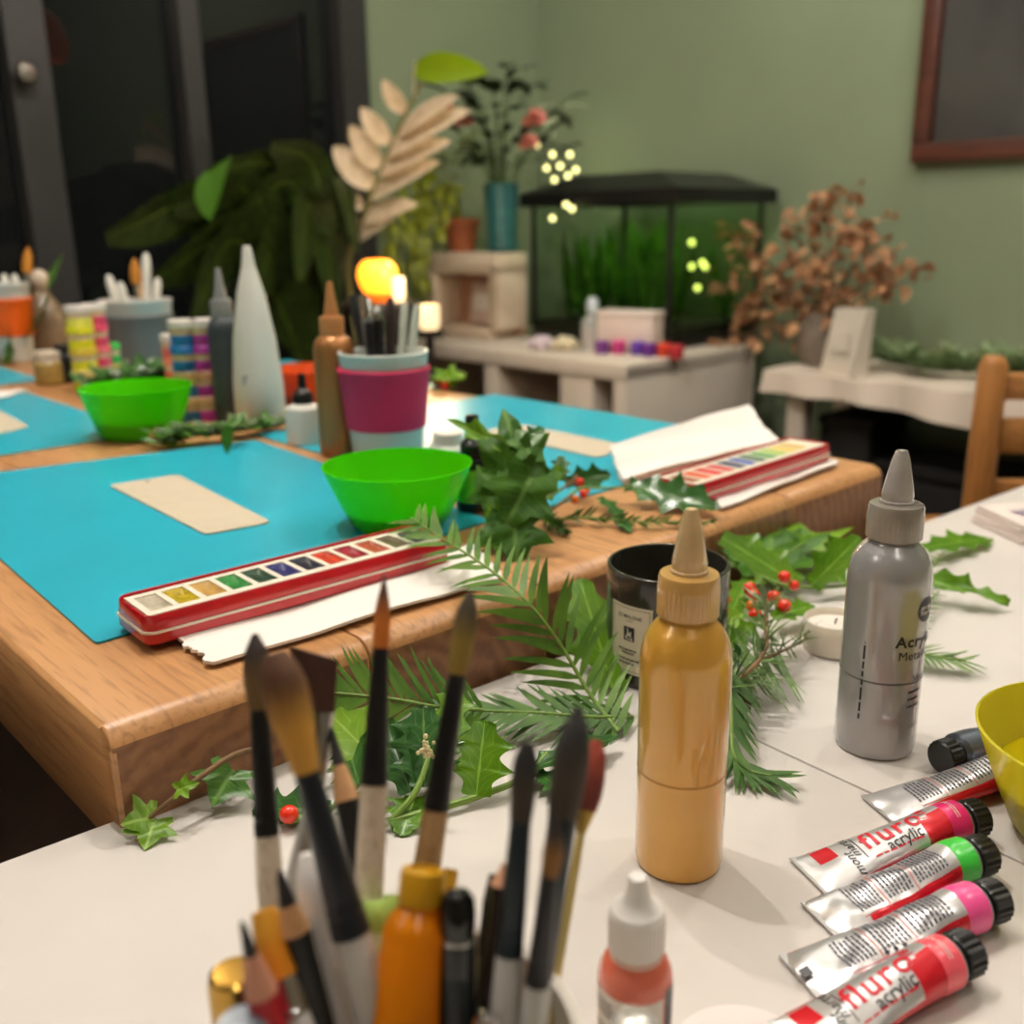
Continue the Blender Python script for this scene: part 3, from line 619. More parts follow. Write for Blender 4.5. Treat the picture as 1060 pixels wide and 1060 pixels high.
# ================================================================== WOODEN TABLE and what lies on it
wt = thing('oak_table', 'thick oak table with rounded edges and blue mats, butted against the white table', 'table', st(0, 0, 0), ANG)
M_oak = woodmat('oak', (204, 152, 100), (176, 124, 76), (134, 90, 54), axis='Y', rough=.36)
M_end = woodmat('oak_end_grain', (150, 103, 66), (122, 80, 50), (92, 58, 36), rings=True, rough=.5)
TL, TH = 1.85, .068; joints = [-.002, .14, .272, .562, .722]
for k in range(4):
    a, b = joints[k], joints[k + 1]; bm = bmesh.new(); bmesh.ops.create_cube(bm, size=1)
    for v_ in bm.verts: v_.co = V(((a + b) / 2 + v_.co.x * (b - a - .0008), TL / 2 - .005 + v_.co.y * TL, WW - TH / 2 + v_.co.z * TH))
    def edges(f): return [e for e in bm.edges if all(f(v_.co) for v_ in e.verts)]
    ef = edges(lambda c: c.z > WW - .001 and c.y < 0)
    if k == 3: ef += edges(lambda c: c.z > WW - .001 and c.x > b - .002) + edges(lambda c: c.y < 0 and c.x > b - .002)
    bmesh.ops.bevel(bm, geom=list(set(ef)), offset=.013, segments=5, affect='EDGES', profile=.5)
    if k == 0: bmesh.ops.bevel(bm, geom=[e for e in bm.edges if all(v_.co.x < a + .0005 for v_ in e.verts) and (all(v_.co.z > WW - .0005 for v_ in e.verts) or (all(v_.co.y < .01 for v_ in e.verts) and abs(e.verts[0].co.z - e.verts[1].co.z) > .03))], offset=.004, segments=3, affect='EDGES', profile=.5)
    small = [e for e in bm.edges if len(e.link_faces) == 2 and e.calc_face_angle() > .6]
    bmesh.ops.bevel(bm, geom=small, offset=.0016, segments=2, affect='EDGES', profile=.5)
    mb = MB(); bm.faces.ensure_lookup_table(); bm.normal_update(); bm.verts.index_update()
    endf = [f.normal.y < -.93 for f in bm.faces]; mb.bm(bm); mb.m = [1 if e else 0 for e in endf]
    mb.build('table_plank', [M_oak, M_end], wt, angle=40)
for x in (.09, .62):
    for y in (.14, 1.7): MB().rbox((x, y, (WW - TH) / 2), (.09, .09, WW - TH), .006).build('leg', M_oak, wt)

# ---- blue mats
M_mat = mat('turquoise_card', (38, 168, 190), rough=.32, spec=.45, var=.08, vscale=9, bump=.04, bscale=60)
def poly_thing(name, label, cat, pts, z, th, m, group=None, rnd=0, part=None):
    c = sum((V(p) for p in pts), V()) / len(pts); c.z = z; mb = MB(); n = len(pts)
    P2 = [V((p[0] - c.x, p[1] - c.y, 0)) for p in pts]
    if rnd:
        Q = []
        for i in range(n):
            p0, p1, p2 = P2[i - 1], P2[i], P2[(i + 1) % n]; a = p1 + (p0 - p1).normalized() * rnd; b = p1 + (p2 - p1).normalized() * rnd
            for t in (0, .25, .5, .75, 1): Q.append(a * (1 - t) ** 2 + p1 * 2 * t * (1 - t) + b * t * t)
        P2 = Q; n = len(Q)
    mb.add(P2 + [p + V((0, 0, th)) for p in P2], [list(range(n))[::-1], list(range(n, 2 * n))] + [[i, (i + 1) % n, n + (i + 1) % n, n + i] for i in range(n)])
    o = mb.build(name, m, None, smooth=False, loc=c); return tag(o, label, cat, group)
def stq(s0, s1, t0, t1, rot=0):
    c = st((s0 + s1) / 2, (t0 + t1) / 2); q = [st(s0, t0), st(s1, t0), st(s1, t1), st(s0, t1)]; R = Matrix.Rotation(rot, 3, 'Z')
    return [c + R @ (p - c) for p in q]
MZ = WW + .0003
poly_thing('craft_mat', 'turquoise card mat under the near paint tin and brown tag', 'mat', [at(100, 668, WW), at(508, 540, WW), at(266, 457, WW), at(-89, 501, WW)], MZ, .0012, M_mat, 'turquoise mats', .004)
poly_thing('craft_mat', 'turquoise card mat at the right table edge beside the folded tissue', 'mat', stq(.375, .735, .115, .555), MZ, .0012, M_mat, 'turquoise mats', .004)
poly_thing('craft_mat', 'turquoise card mat behind the far green bowl at the left edge of the table', 'mat', stq(-.005, .30, .646, 1.08), MZ, .0012, M_mat, 'turquoise mats', .004)
poly_thing('craft_mat', 'turquoise card mat glimpsed behind the dropper bottle at the far right of the table', 'mat', stq(.43, .735, .66, 1.09), MZ, .0012, M_mat, 'turquoise mats', .004)
poly_thing('craft_mat', 'turquoise card mat at the far end of the table before the orange mug', 'mat', stq(.05, .36, 1.17, 1.5), MZ, .0012, M_mat, 'turquoise mats', .004)
# ---- brown card tags
M_tag = mat('kraft_card', (198, 184, 160), rough=.75, var=.05, vscale=60)
def card_tag(label, px4):
    q = [at(x, y, WW + .002) for x, y in px4]
    o = poly_thing('card_tag', label, 'tag', q, WW + .0017, .0012, M_tag, 'kraft card tags', .006)
    c = V(o.location); h = (q[0] + q[1]) / 2; h.z = c.z + .0013; ax = ((q[2] + q[3]) / 2 - h).normalized()
    h = h + V((ax.x, ax.y, 0)) * .009
    MB().lathe([(0, 0), (.0017, 0), (.0017, .0003), (0, .0003)], 14, 0, h - c).build('punched_hole', mat('hole_dark', (60, 54, 46), rough=.8), o)
    return o
card_tag('blank kraft card tag lying on the mat behind the near paint tin', ((113, 503), (184, 492), (281, 541), (213, 554)))
card_tag('blank kraft card tag lying on the mat at the right edge of the table', ((498, 447), (540, 440), (655, 463), (618, 474)))
card_tag('blank kraft card tag lying on the far left mat', ((-60, 424), (-18, 416), (30, 442), (-22, 454)))

# ---- white paper towels
M_tis = mat('paper_towel', (240, 233, 224), rough=.9, bump=.35, bscale=420)
def towel(label, px4, z, lift=.0, zc=0, th=.0018, name='paper_towel', crease=True, seed=0, layers=1):
    q = [at(x, y, z) for x, y in px4]; c = sum(q, V()) / 4; c.z = z; mb = MB(); n = 22; rnd = random.Random(seed)
    for L_ in range(layers):
        vs = []; fs = []
        for i in range(n + 1):
            for j in range(n + 1):
                a, b = i / n, j / n; p = (q[0] * (1 - a) + q[1] * a) * (1 - b) + (q[3] * (1 - a) + q[2] * a) * b
                jx = (rnd.uniform(-1, 1) * .0012 if i in (0, n) or j in (0, n) else 0)
                h = L_ * .0035 + abs(math.sin(a * 7 + seed)) * .0012 + lift * b ** 2 + .0008 * math.sin(b * 11 + a * 5) + .0006
                vs.append((p.x - c.x + jx, p.y - c.y + jx, h))
        m_ = len(vs); vs += [(x, y, h + th) for x, y, h in vs]
        for i in range(n):
            for j in range(n): k = i * (n + 1) + j; fs += [[k, k + n + 1, k + n + 2, k + 1], [m_ + k, m_ + k + 1, m_ + k + n + 2, m_ + k + n + 1]]
        for i in range(n):
            for (u0, u1) in ((i, i + 1), (n * (n + 1) + i, n * (n + 1) + i + 1), (i * (n + 1), (i + 1) * (n + 1)), (i * (n + 1) + n, (i + 1) * (n + 1) + n)): fs.append([u0, u1, m_ + u1, m_ + u0])
        mb.add(vs, fs)
    return tag(mb.build('paper_towel', M_tis, None, angle=60, loc=c), label, 'paper towel', 'folded paper towels')
towel('folded white paper towel tucked under the near paint tin', ((177, 661), (490, 566), (520, 602), (219, 691)), WW + .0016, seed=1)
towel('folded white paper towel lying under the far right paint tin', ((726, 512), (852, 473), (868, 482), (748, 528)), WW + .0016, seed=2)
towel('puffed white paper towel leaning up behind the far right paint tin', ((646, 503), (806, 461), (775, 441), (631, 487)), WW + .0022, lift=.018, layers=2, seed=3)
towel('folded white paper towel beside the red tin at the far left', ((-70, 425), (15, 410), (29, 405), (-60, 412)), WW + .0022, seed=4)

# ---- red watercolour tins
M_red = mat('red_enamel', (196, 22, 34), rough=.22, spec=.6, coat=.4)
M_cr = mat('cream_plastic', (236, 226, 206), rough=.35)
def rrect(w, d, r, n=6):
    out = []
    for cx, cy, a0 in ((w / 2 - r, d / 2 - r, 0), (-w / 2 + r, d / 2 - r, PI / 2), (-w / 2 + r, -d / 2 + r, PI), (w / 2 - r, -d / 2 + r, 1.5 * PI)):
        for i in range(n + 1): a = a0 + PI / 2 * i / n; out.append((cx + r * math.cos(a), cy + r * math.sin(a)))
    return out
def loft(mb, rings, m=0, cap0=True, cap1=True):
    n = len(rings[0][0]); o = len(mb.v); vs = [V((x, y, z)) for pts, z in rings for x, y in pts]; fs = []
    for k in range(len(rings) - 1):
        for i in range(n): j = (i + 1) % n; fs.append([k * n + i, k * n + j, (k + 1) * n + j, (k + 1) * n + i])
    if cap0: fs.append(list(range(n))[::-1])
    if cap1: fs.append([(len(rings) - 1) * n + i for i in range(n)])
    mb.add(vs, fs, m)
def tin(label, pL, pR, cols, z, W=.046, used=True, flip=1):
    "a long narrow tin: pL, pR = left and right ends of its centre line"
    d = (pR - pL); Lh = d.length; c = (pL + pR) / 2; c.z = z
    t = thing('paint_tin', label, 'paint tin', c, math.atan2(d.y, d.x), 'long red watercolour tins')
    mb = MB(); loft(mb, [(rrect(Lh - .002, W - .002, .006), 0), (rrect(Lh, W, .007), .0012), (rrect(Lh, W, .007), .0062), (rrect(Lh - .0014, W - .0014, .007), .0066)]); mb.build('tin_lid', M_red, t)
    mb = MB(); loft(mb, [(rrect(Lh + .0012, W + .0012, .0075), .0064), (rrect(Lh + .0012, W + .0012, .0075), .0077)]); mb.build('rim_seam', M_cr, t)
    mb = MB(); loft(mb, [(rrect(Lh - .001, W - .001, .007), .0075), (rrect(Lh - .0004, W - .0004, .007), .009), (rrect(Lh - .002, W - .002, .007), .0160), (rrect(Lh - .0026, W - .0026, .007), .0164), (rrect(Lh - .0042, W - .0042, .0065), .0162), (rrect(Lh - .0046, W - .0046, .0065), .0104)], cap1=True); mb.build('tin_tray', M_red, t)
    # cream pan tray with wells cut as recessed cells
    n = len(cols); iw, idp = Lh - .0085, W - .010; mb = MB(); zt, zb = .0156, .0108; pw = (iw - .004) / n; gap = .0034
    xs = []; 
    for k in range(n): x0 = -iw / 2 + .002 + k * pw; xs.append((x0 + gap / 2, x0 + pw - gap / 2))
    y0, y1 = -idp / 2 + .006, idp / 2 - .0045
    allx = [-iw / 2] + [q for a in xs for q in a] + [iw / 2]
    for i in range(len(allx) - 1):
        a, b = allx[i], allx[i + 1]
        if i % 2 == 0: mb.box(((a + b) / 2, 0, (zt + zb) / 2), (b - a, idp, zt - zb))
        else:
            mb.box(((a + b) / 2, (-idp / 2 + y0) / 2, (zt + zb) / 2), (b - a, y0 + idp / 2, zt - zb)); mb.box(((a + b) / 2, (idp / 2 + y1) / 2, (zt + zb) / 2), (b - a, idp / 2 - y1, zt - zb))
    mb.build('pan_tray', M_cr, t, smooth=False)
    for k, cc in enumerate(cols):
        a, b = xs[k]; mb = MB(); nn = 9; vs = []; fs = []
        for i in range(nn):
            for j in range(nn):
                X = a + (b - a) * i / (nn - 1); Y = y0 + (y1 - y0) * j / (nn - 1); e = min(i, j, nn - 1 - i, nn - 1 - j)
                h = zt - .0006 - (.0016 if used else .0004) * min(1, e / 2) + (.0012 * mnoise.noise(V((X * 260, Y * 260, k * 3.1))) if used and e else 0)
                vs.append((X, Y, h))
        for i in range(nn - 1):
            for j in range(nn - 1): q = i * nn + j; fs.append([q, q + nn, q + nn + 1, q + 1])
        mb.add(vs, fs); mb.build('paint_pan', mat('pan_%02x%02x%02x' % cc, cc, rough=.3 if used else .5, spec=.5, var=.35 if used else .05, vscale=160), t)
    return t
near = [(196, 184, 160), (186, 160, 24), (198, 156, 82), (48, 134, 62), (44, 74, 56), (48, 50, 110), (36, 42, 58), (206, 66, 40), (158, 34, 54), (184, 84, 56), (112, 96, 72), (52, 52, 54)]
def front(a, b, W=.046, L=None):
    'centre line of a tin from the two ends of its front bottom edge'
    a, b = at(*a, WW + .0045), at(*b, WW + .0045); d = (b - a).normalized(); n = V((-d.y, d.x, 0)) * (W / 2)
    if L: a = b - d * L
    return a + n, b + n
t1 = tin('long red paint tin open on the near turquoise mat', *front((153, 671), (468, 582)), near, WW + .0045)
far = [(150, 92, 60), (214, 92, 50), (206, 44, 46), (200, 60, 66), (50, 54, 92), (52, 82, 160), (40, 96, 70), (70, 150, 70), (160, 190, 70), (226, 196, 70), (214, 176, 80), (240, 228, 200)]
t2 = tin('long red paint tin with clean colours at the right end of the oak table', *front((740, 518), (861, 477), L=.21), far, WW + .0045, used=False)
t3 = tin('red paint tin cut off by the left edge of the photo', st(-.02, .86), st(.185, .89), near, WW + .0045)

# ---- bowls
def bowl(label, p, R, r, H, m, liquid=None, group='plastic water bowls', lq=None):
    t = thing('plastic_bowl', label, 'bowl', p, 0, group); w = .0012
    MB().lathe([(0, .002), (r * .8, .002), (r * .84, 0), (r * .95, 0), (r, .002), (r + (R - r) * .12, H * .1), (r + (R - r) * .5, H * .46), (R - .0004, H - .0008), (R, H), (R - w, H + .0003), (R - w * 1.6, H - .002), (r + (R - r) * .5 - w, H * .46), (r + (R - r) * .1 - w, H * .1), (r * .9, .0045), (0, .004)], 64).build('bowl_body', m, t)
    if liquid: h = H * liquid; rr = r + (R - r) * (liquid + .02) - w * 1.2; MB().lathe([(0, .0048), (r * .88, .0052), (rr - .0004, h - .0006), (0, h)], 48).build('water', lq, t)
    return t
M_gr = mat('lime_plastic', (104, 232, 8), rough=.2, spec=.5, transl=.55)
pb1 = at(414, 543, WW + .0015); pb1.z = WW + .0016
bowl('bright green plastic bowl on the blue mats beside the ivy', pb1, .0555, .034, .047, M_gr, .34, lq=mat('green_water', (120, 190, 20), rough=.05, transl=.4))
pb2 = at(146, 450, WW + .0015); pb2.z = WW + .0016
bowl('bright green plastic bowl on the far left, before the stacked paint pots', pb2, .059, .041, .054, M_gr, .4, lq=mat('green_water', (120, 190, 20)))
pb3 = at(322, 418, WW); pb3.z = WW + .0016
bowl('orange plastic bowl behind the black-capped dropper bottle', pb3, .055, .036, .045, mat('orange_plastic', (226, 88, 24), rough=.3, transl=.3), .4, lq=mat('orange_water', (200, 110, 50), rough=.05))

# ---- travel mugs full of pens
def mug(label, p, R, r, H, band, group='sleeved mugs of brushes', cup=(206, 210, 200), z0=.30, z1=.86):
    t = thing('travel_mug', label, 'mug', p, 0, group); f = lambda z: r + (R - r) * z
    MB().lathe([(0, .003), (r - .004, .003), (r - .003, 0), (r - .001, 0), (r, .002), (f(.5), H * .5), (R, H - .002), (R + .0008, H - .001), (R, H), (R - .002, H), (R - .0035, H - .004), (r - .002, .006), (0, .006)], 40).build('cup', mat('mug_%d%d' % (cup[0], cup[2]), cup, rough=.35), t)
    a, b = z0, z1; e = .0022
    MB().lathe([(f(a) + .0002, H * a), (f(a) + e, H * a + .001), (f((a + b) / 2) + e, H * (a + b) / 2), (f(b) + e + .0008, H * b - .004), (f(b) + e + .0016, H * b - .002), (f(b) + e, H * b), (f(b) + .0002, H * b)], 40).build('sleeve', band, t)
    return t
pm = at(402, 474, WW); pm.z = WW + .0003
m1 = mug('pale mug with a magenta sleeve holding dark pens', pm, .0425, .0335, .104, mat('magenta_silicone', (200, 42, 86), rough=.55, spec=.35))
pg2 = at(148, 384, WW); pg2.z = WW + .0016
m2 = mug('white mug with a grey sleeve holding pale brush handles', pg2, .056, .043, .112, mat('grey_silicone', (104, 104, 102), rough=.6), cup=(214, 208, 200), z1=.80, z0=.1)
po = at(18, 374, WW); po.z = WW + .0016
m3 = mug('pale mug with an orange sleeve at the far left', po, .037, .028, .132, mat('orange_silicone', (226, 92, 10), rough=.5), cup=(204, 206, 200), z0=.33, z1=.82)
# pens and brushes standing in them
def stick(name, label, cat, base, tip, secs, group=None, n=10):
    "a straight pen or brush: secs = [(part name, f0, f1, radius0, radius1, material)] along base -> tip"
    base, tip = V(base), V(tip); t = thing(name, label, cat, base, 0, group); d = tip - base
    for nm, f0, f1, r0, r1, m in secs:
        k = 5; pts = [d * (f0 + (f1 - f0) * i / k) for i in range(k + 1)]
        if isinstance(r1, (list, tuple)): rr = [r0 * q for q in r1]; kk = len(rr) - 1; pts = [d * (f0 + (f1 - f0) * i / kk) for i in range(kk + 1)]
        else: rr = [r0 + (r1 - r0) * i / k for i in range(k + 1)]
        MB().tube(pts, rr, n).build(nm, m, t)
    return t
M_blk = mat('black_pen', (24, 24, 26), rough=.3); M_gry = mat('grey_pen', (120, 124, 120), rough=.35); M_sil = mat('silver_ferrule', (190, 188, 182), rough=.25, metal=1)
M_wpen = mat('pale_pen', (196, 200, 184), rough=.45); M_dbr = mat('dark_brown_pen', (48, 36, 34), rough=.3)
def mugset(root, R, H, items, group, d=None):
    o = V(root.location); dep = (o - EYE).dot(_F)
    for i, (x, y, off, kind, lb) in enumerate(items):
        tip = deep(x, y, dep + off); a = V((tip.x - o.x, tip.y - o.y)); a = a * (.55 if a.length > .01 else 0)
        if a.length > R * .8: a *= R * .8 / a.length
        b = V((o.x + a.x * .6, o.y + a.y * .6, o.z + .008))
        if kind == 'black': stick('pen', lb, 'pen', b, tip, [('barrel', 0, .8, .0046, .0046, M_blk), ('cap', .8, 1, .0052, (1, 1, .97, .8), M_blk)], group)
        elif kind == 'brown': stick('pen', lb, 'pen', b, tip, [('barrel', 0, .78, .005, .005, M_dbr), ('cap', .78, 1, .0056, (1, 1, .9, .5), M_dbr)], group)
        elif kind == 'grey': stick('pen', lb, 'pen', b, tip, [('barrel', 0, .85, .0048, .0048, M_gry), ('end_cap', .85, 1, .0044, (1, .98, .9, .75), M_sil)], group)
        elif kind == 'ball': stick('pen', lb, 'pen', b, tip, [('barrel', 0, .9, .0048, .0048, M_blk), ('end_cap', .9, 1, .0055, (1, 1.1, .95, .6), M_sil)], group)
        elif kind == 'pale': stick('pen', lb, 'pen', b, tip, [('barrel', 0, .9, .0042, .0042, M_wpen), ('end_cap', .9, 1, .004, (1, 1, .9, .7), M_wpen)], group)
        elif kind == 'white': stick('paintbrush', lb, 'paintbrush', b, tip, [('handle', 0, .85, .005, .007, mat('white_handle', (216, 212, 200), rough=.4)), ('handle_end', .85, 1, .007, (1, 1, .9, .5), mat('white_handle', (216, 212, 200)))], group)
        elif kind == 'bristle': stick('paintbrush', lb, 'paintbrush', b, tip, [('handle', 0, .62, .005, .006, mat('white_handle', (216, 212, 200))), ('ferrule', .62, .76, .0065, .0065, M_sil), ('bristles', .76, 1, .0075, (1, 1.15, 1, .25), mat('amber_bristle', (186, 120, 30), rough=.7))], group)
mugset(m1, .036, .104, [(366, 306, .012, 'black', 'slim black pen at the left rim of the magenta-sleeved mug'), (376, 305, -.005, 'grey', 'grey pen with a silver top, second from the left in the magenta mug'), (381, 310, .02, 'grey', 'grey pen leaning behind the silver-topped pen in the magenta mug'), (381, 334, -.02, 'black', 'short black pen at the front of the magenta mug'), (390, 317, -.012, 'ball', 'black pen with a pale ball top in the magenta mug'), (404, 308, -.004, 'brown', 'thick dark brown pen in the middle of the magenta mug'), (409, 318, .018, 'brown', 'dark brown pen behind the thick one in the magenta mug'), (419, 313, .0, 'pale', 'pale grey-green pen right of the dark brown pens'), (425, 318, .015, 'black', 'black pen between the two pale pens in the magenta mug'), (432, 315, .0, 'pale', 'pale grey-green pen at the right rim of the magenta mug')], 'pens in the magenta mug')
mugset(m2, .05, .112, [(112, 285, 0, 'white', 'white brush handle leaning at the left rim of the grey mug'), (124, 292, -.02, 'white', 'short white brush handle beside the leftmost one in the grey mug'), (139, 268, .0, 'bristle', 'amber-haired brush standing in the grey mug'), (151, 262, -.005, 'white', 'tallest white brush handle in the grey mug'), (163, 288, .01, 'white', 'white brush handle at the right rim of the grey mug')], 'brushes in the grey mug')
mugset(m3, .03, .132, [(4, 284, 0, 'white', 'white brush handle at the left of the orange mug'), (15, 284, -.01, 'white', 'white brush handle in the middle of the orange mug'), (29, 256, 0, 'bristle', 'amber-haired brush standing tall in the orange mug')], 'brushes in the orange mug')

# ---- bottles and jars
def bottle(name, label, cat, p, parts, group=None, n=36, rz=0):
    t = thing(name, label, cat, p, rz, group)
    for nm, prof, m in parts: MB().lathe(prof, n).build(nm, m, t)
    return t
def nozzle_bottle_parts(r, hb, hs, hc, hn, body, cap, nozzle, rc=.0118):
    return [('bottle_body', [(0, .0008), (r * .86, 0), (r * .97, .0015), (r, .005), (r, hs), (r * .985, hs + (hb - hs) * .3), (r * .9, hs + (hb - hs) * .65), (r * .72, hs + (hb - hs) * .9), (rc * .95, hb), (rc * .9, hb + .002), (0, hb + .002)], body),
            ('screw_cap', [(rc * .9, hb - .001), (rc, hb + .0005), (rc, hc - .002), (rc * .96, hc - .0006), (rc * .62, hc), (0, hc)], cap),
            ('nozzle', [(rc * .60, hc - .0004), (rc * .58, hc + .004), (rc * .42, hc + (hn - hc) * .45), (rc * .25, hn - .003), (rc * .2, hn), (0, hn)], nozzle)]
M_brz = mat('bronze_paint', (168, 112, 62), rough=.32, metal=.35)
bottle('paint_bottle', 'bronze metallic paint bottle with pointed cap beside the magenta mug', 'bottle', (lambda p: V((p.x, p.y, WW)))(at(352, 470, WW)), nozzle_bottle_parts(.0195, .118, .102, .136, .168, M_brz, mat('bronze_cap', (190, 130, 80), rough=.35), mat('bronze_cap', (190, 130, 80))), 'nozzle paint bottles on the oak table')
q = at(240, 437, WW); bottle('paint_bottle', 'dark grey paint bottle with a clear nozzle cap next to the white cone bottle', 'bottle', (q.x, q.y, WW), nozzle_bottle_parts(.0175, .122, .105, .142, .176, mat('slate_paint', (62, 66, 70), rough=.35), mat('grey_cap', (140, 140, 138), rough=.3), mat('grey_cap', (140, 140, 138))), 'nozzle paint bottles on the oak table')
q = at(271, 440, WW); t = bottle('glue_bottle', 'tall white cone-shaped glue bottle behind the thin greenery', 'bottle', (q.x, q.y, WW), [('bottle_body', [(0, 0), (.027, 0), (.029, .003), (.028, .05), (.0235, .10), (.015, .15), (.0075, .178), (0, .178)], mat('white_plastic', (222, 216, 204), rough=.4)), ('nozzle_tip', [(.0078, .176), (.0065, .185), (.005, .196), (.0035, .2), (0, .2)], mat('white_plastic', (222, 216, 204)))])
MB().box((-.003, -.0262, .055), (.014, .001, .012)).build('printed_mark', mat('faint_print', (150, 156, 158)), t, smooth=False)
q = at(317, 459, WW); bottle('dropper_bottle', 'white dropper bottle with a black pointed cap beside the bronze bottle', 'bottle', (q.x, q.y, WW), [('bottle_body', [(0, 0), (.018, 0), (.0195, .002), (.0195, .034), (.018, .039), (.0105, .0425), (.0105, .045), (0, .045)], mat('white_plastic', (222, 216, 204))), ('black_cap', [(.0105, .043), (.0108, .05), (.008, .055), (.0048, .058), (.004, .07), (.003, .0735), (0, .074)], mat('black_plastic', (18, 18, 18)))])
q = at(491, 528, WW); q.z = WW + .0015
t = bottle('ink_bottle', 'small black-capped bottle with a green label half hidden by the ivy', 'bottle', q, [('bottle_body', [(0, 0), (.0135, 0), (.0145, .002), (.0145, .036), (.012, .041), (.006, .044), (0, .044)], mat('dark_glass', (22, 26, 22), rough=.12)), ('screw_cap', [(.0095, .043), (.01, .052), (.0085, .054), (.0062, .056), (.0055, .072), (.0045, .075), (0, .0755)], mat('black_plastic', (18, 18, 18)))])
mb = MB(); wrap(mb, rect(.030, .026, 14), .01475, -PI / 2, .021); mb.build('paper_label', mat('lime_label', (124, 196, 60), rough=.5), t)
mb = MB(); wrap(mb, xf(bars(.006, .016, 5, 3), .003), .0150, -PI / 2 + .1, .022); mb.build('printed_text', mat('print_dark', (30, 34, 30)), t)
q = at(465, 492, WW); q.z = WW + .0003; bottle('paint_jar', 'small white-lidded jar half hidden behind the near green bowl', 'jar', q, [('jar_body', [(0, 0), (.017, 0), (.018, .003), (.018, .026), (.013, .03), (0, .03)], mat('pale_jar', (190, 196, 176), rough=.3)), ('lid', [(.0135, .0295), (.0135, .039), (.012, .0405), (0, .0405)], mat('white_lid', (228, 220, 208), rough=.4))])
# stacks of small paint pots, each pot a thing of its own
def pot_stack(p, r, specs, where, group):
    z = p.z; n = len(specs)
    for i, (cc, lid, lb) in enumerate(specs):
        t = thing('paint_pot', lb, 'paint pot', (p.x + (i % 2) * .0008, p.y, z), 0, group); h = .0215; lh = .008
        MB().lathe([(0, 0), (r * .88, 0), (r * .92, .001), (r * .92, h * .62), (0, h * .62)], 28).build('paint', mat('paint_%02x%02x%02x' % cc, cc, rough=.3), t)
        MB().lathe([(r * .925, h * .6), (r * .93, h), (0, h)], 28).build('jar', mat('pot_clear', (226, 196, 160), rough=.2), t)
        MB().lathe([(r, h - .001), (r, h + lh - .001), (r * .95, h + lh), (0, h + lh)], 28).build('lid', mat('lid_%02x%02x%02x' % lid, lid, rough=.35), t); z += h + lh
yl, pkc, wh, grn, blu, mag, org = (226, 216, 30), (240, 80, 120), (232, 222, 212), (60, 190, 80), (40, 120, 196), (196, 60, 180), (236, 110, 80)
q = at(91, 405, WW); q.z = WW + .0016; pot_stack(q, .0185, [(yl, (222, 196, 120), 'yellow paint pot at the bottom of the left stack, beside the far green bowl'), (yl, (224, 190, 60), 'yellow paint pot second up in the left stack'), (yl, yl, 'yellow paint pot third up in the left stack'), ((240, 232, 90), wh, 'white-lidded yellow pot on top of the left stack')], '', 'neon paint pots')
q = at(107, 401, WW); q.z = WW + .0016; pot_stack(q, .0165, [(pkc, (230, 150, 110), 'pink paint pot at the bottom of the pink stack'), (pkc, (236, 110, 120), 'pink paint pot second up in the pink stack'), (pkc, pkc, 'pink paint pot third up in the pink stack'), (pkc, wh, 'white-lidded pink pot on top of the pink stack')], '', 'neon paint pots')
q = at(118, 398, WW); q.z = WW + .0016; pot_stack(q, .014, [(grn, (200, 190, 110), 'green paint pot under another green pot, before the grey mug'), (grn, grn, 'green paint pot on top of another green pot, before the grey mug')], '', 'neon paint pots')
q = at(199, 435, WW); pot_stack(q, .0175, [(blu, (216, 180, 130), 'blue paint pot at the bottom of the stack beside the far green bowl'), (blu, (210, 176, 120), 'blue paint pot second up in the stack beside the far green bowl'), (blu, blu, 'blue-lidded paint pot below the white-lidded one'), (blu, wh, 'white-lidded blue pot topping the stack behind the far green bowl')], '', 'bright paint pots')
q = at(218, 434, WW); pot_stack(q, .0170, [(mag, (216, 170, 130), 'magenta paint pot at the bottom of the stack beside the grey bottle'), (mag, (212, 160, 120), 'magenta paint pot second up beside the grey bottle'), (mag, mag, 'magenta-lidded paint pot below the top one beside the grey bottle'), (mag, (236, 226, 220), 'white-lidded magenta pot topping the stack beside the grey bottle')], '', 'bright paint pots')
q = at(186, 418, WW); q.z = WW + .0016; pot_stack(q, .0155, [(org, (230, 150, 110), 'orange paint pot at the bottom of the orange stack'), (org, (238, 140, 110), 'orange paint pot in the middle of the orange stack'), (org, wh, 'white-lidded orange pot topping the orange stack')], '', 'bright paint pots')
# brown glass bottle with a white ball stopper and small jar, far left
q = deep(52, 372, 1.80); q.z = WW; bottle('decanter', 'brown patterned bottle right of the orange-sleeved mug', 'bottle', q, [('bottle_body', [(0, 0), (.034, 0), (.036, .004), (.037, .06), (.033, .085), (.02, .105), (.013, .115), (.013, .125), (0, .125)], mat('taupe_glass', (128, 108, 84), rough=.3, var=.3, vscale=60)), ('stopper', [(.010, .124), (.015, .132), (.0165, .142), (.012, .152), (0, .156)], mat('pearl_stopper', (206, 190, 170), rough=.25))])
q = at(53, 398, WW); q.z = WW + .0016; bottle('paint_jar', 'small ochre jar with a pale lid before the brown bottle', 'jar', q, [('jar_body', [(0, 0), (.02, 0), (.021, .003), (.021, .03), (.018, .034), (0, .034)], mat('ochre_jar', (176, 150, 80), rough=.3, var=.2)), ('lid', [(.019, .033), (.019, .046), (.017, .048), (0, .048)], mat('pale_lid', (204, 190, 168), rough=.4))])
q = at(72, 396, WW); q.z = WW + .0016; bottle('paint_jar', 'black jar standing between the ochre jar and the yellow pots', 'jar', q, [('jar_body', [(0, 0), (.017, 0), (.018, .003), (.018, .04), (.014, .044), (0, .044)], mat('black_pen', (24, 24, 26))), ('lid', [(.015, .043), (.015, .054), (.013, .056), (0, .056)], mat('black_plastic', (18, 18, 18)))])
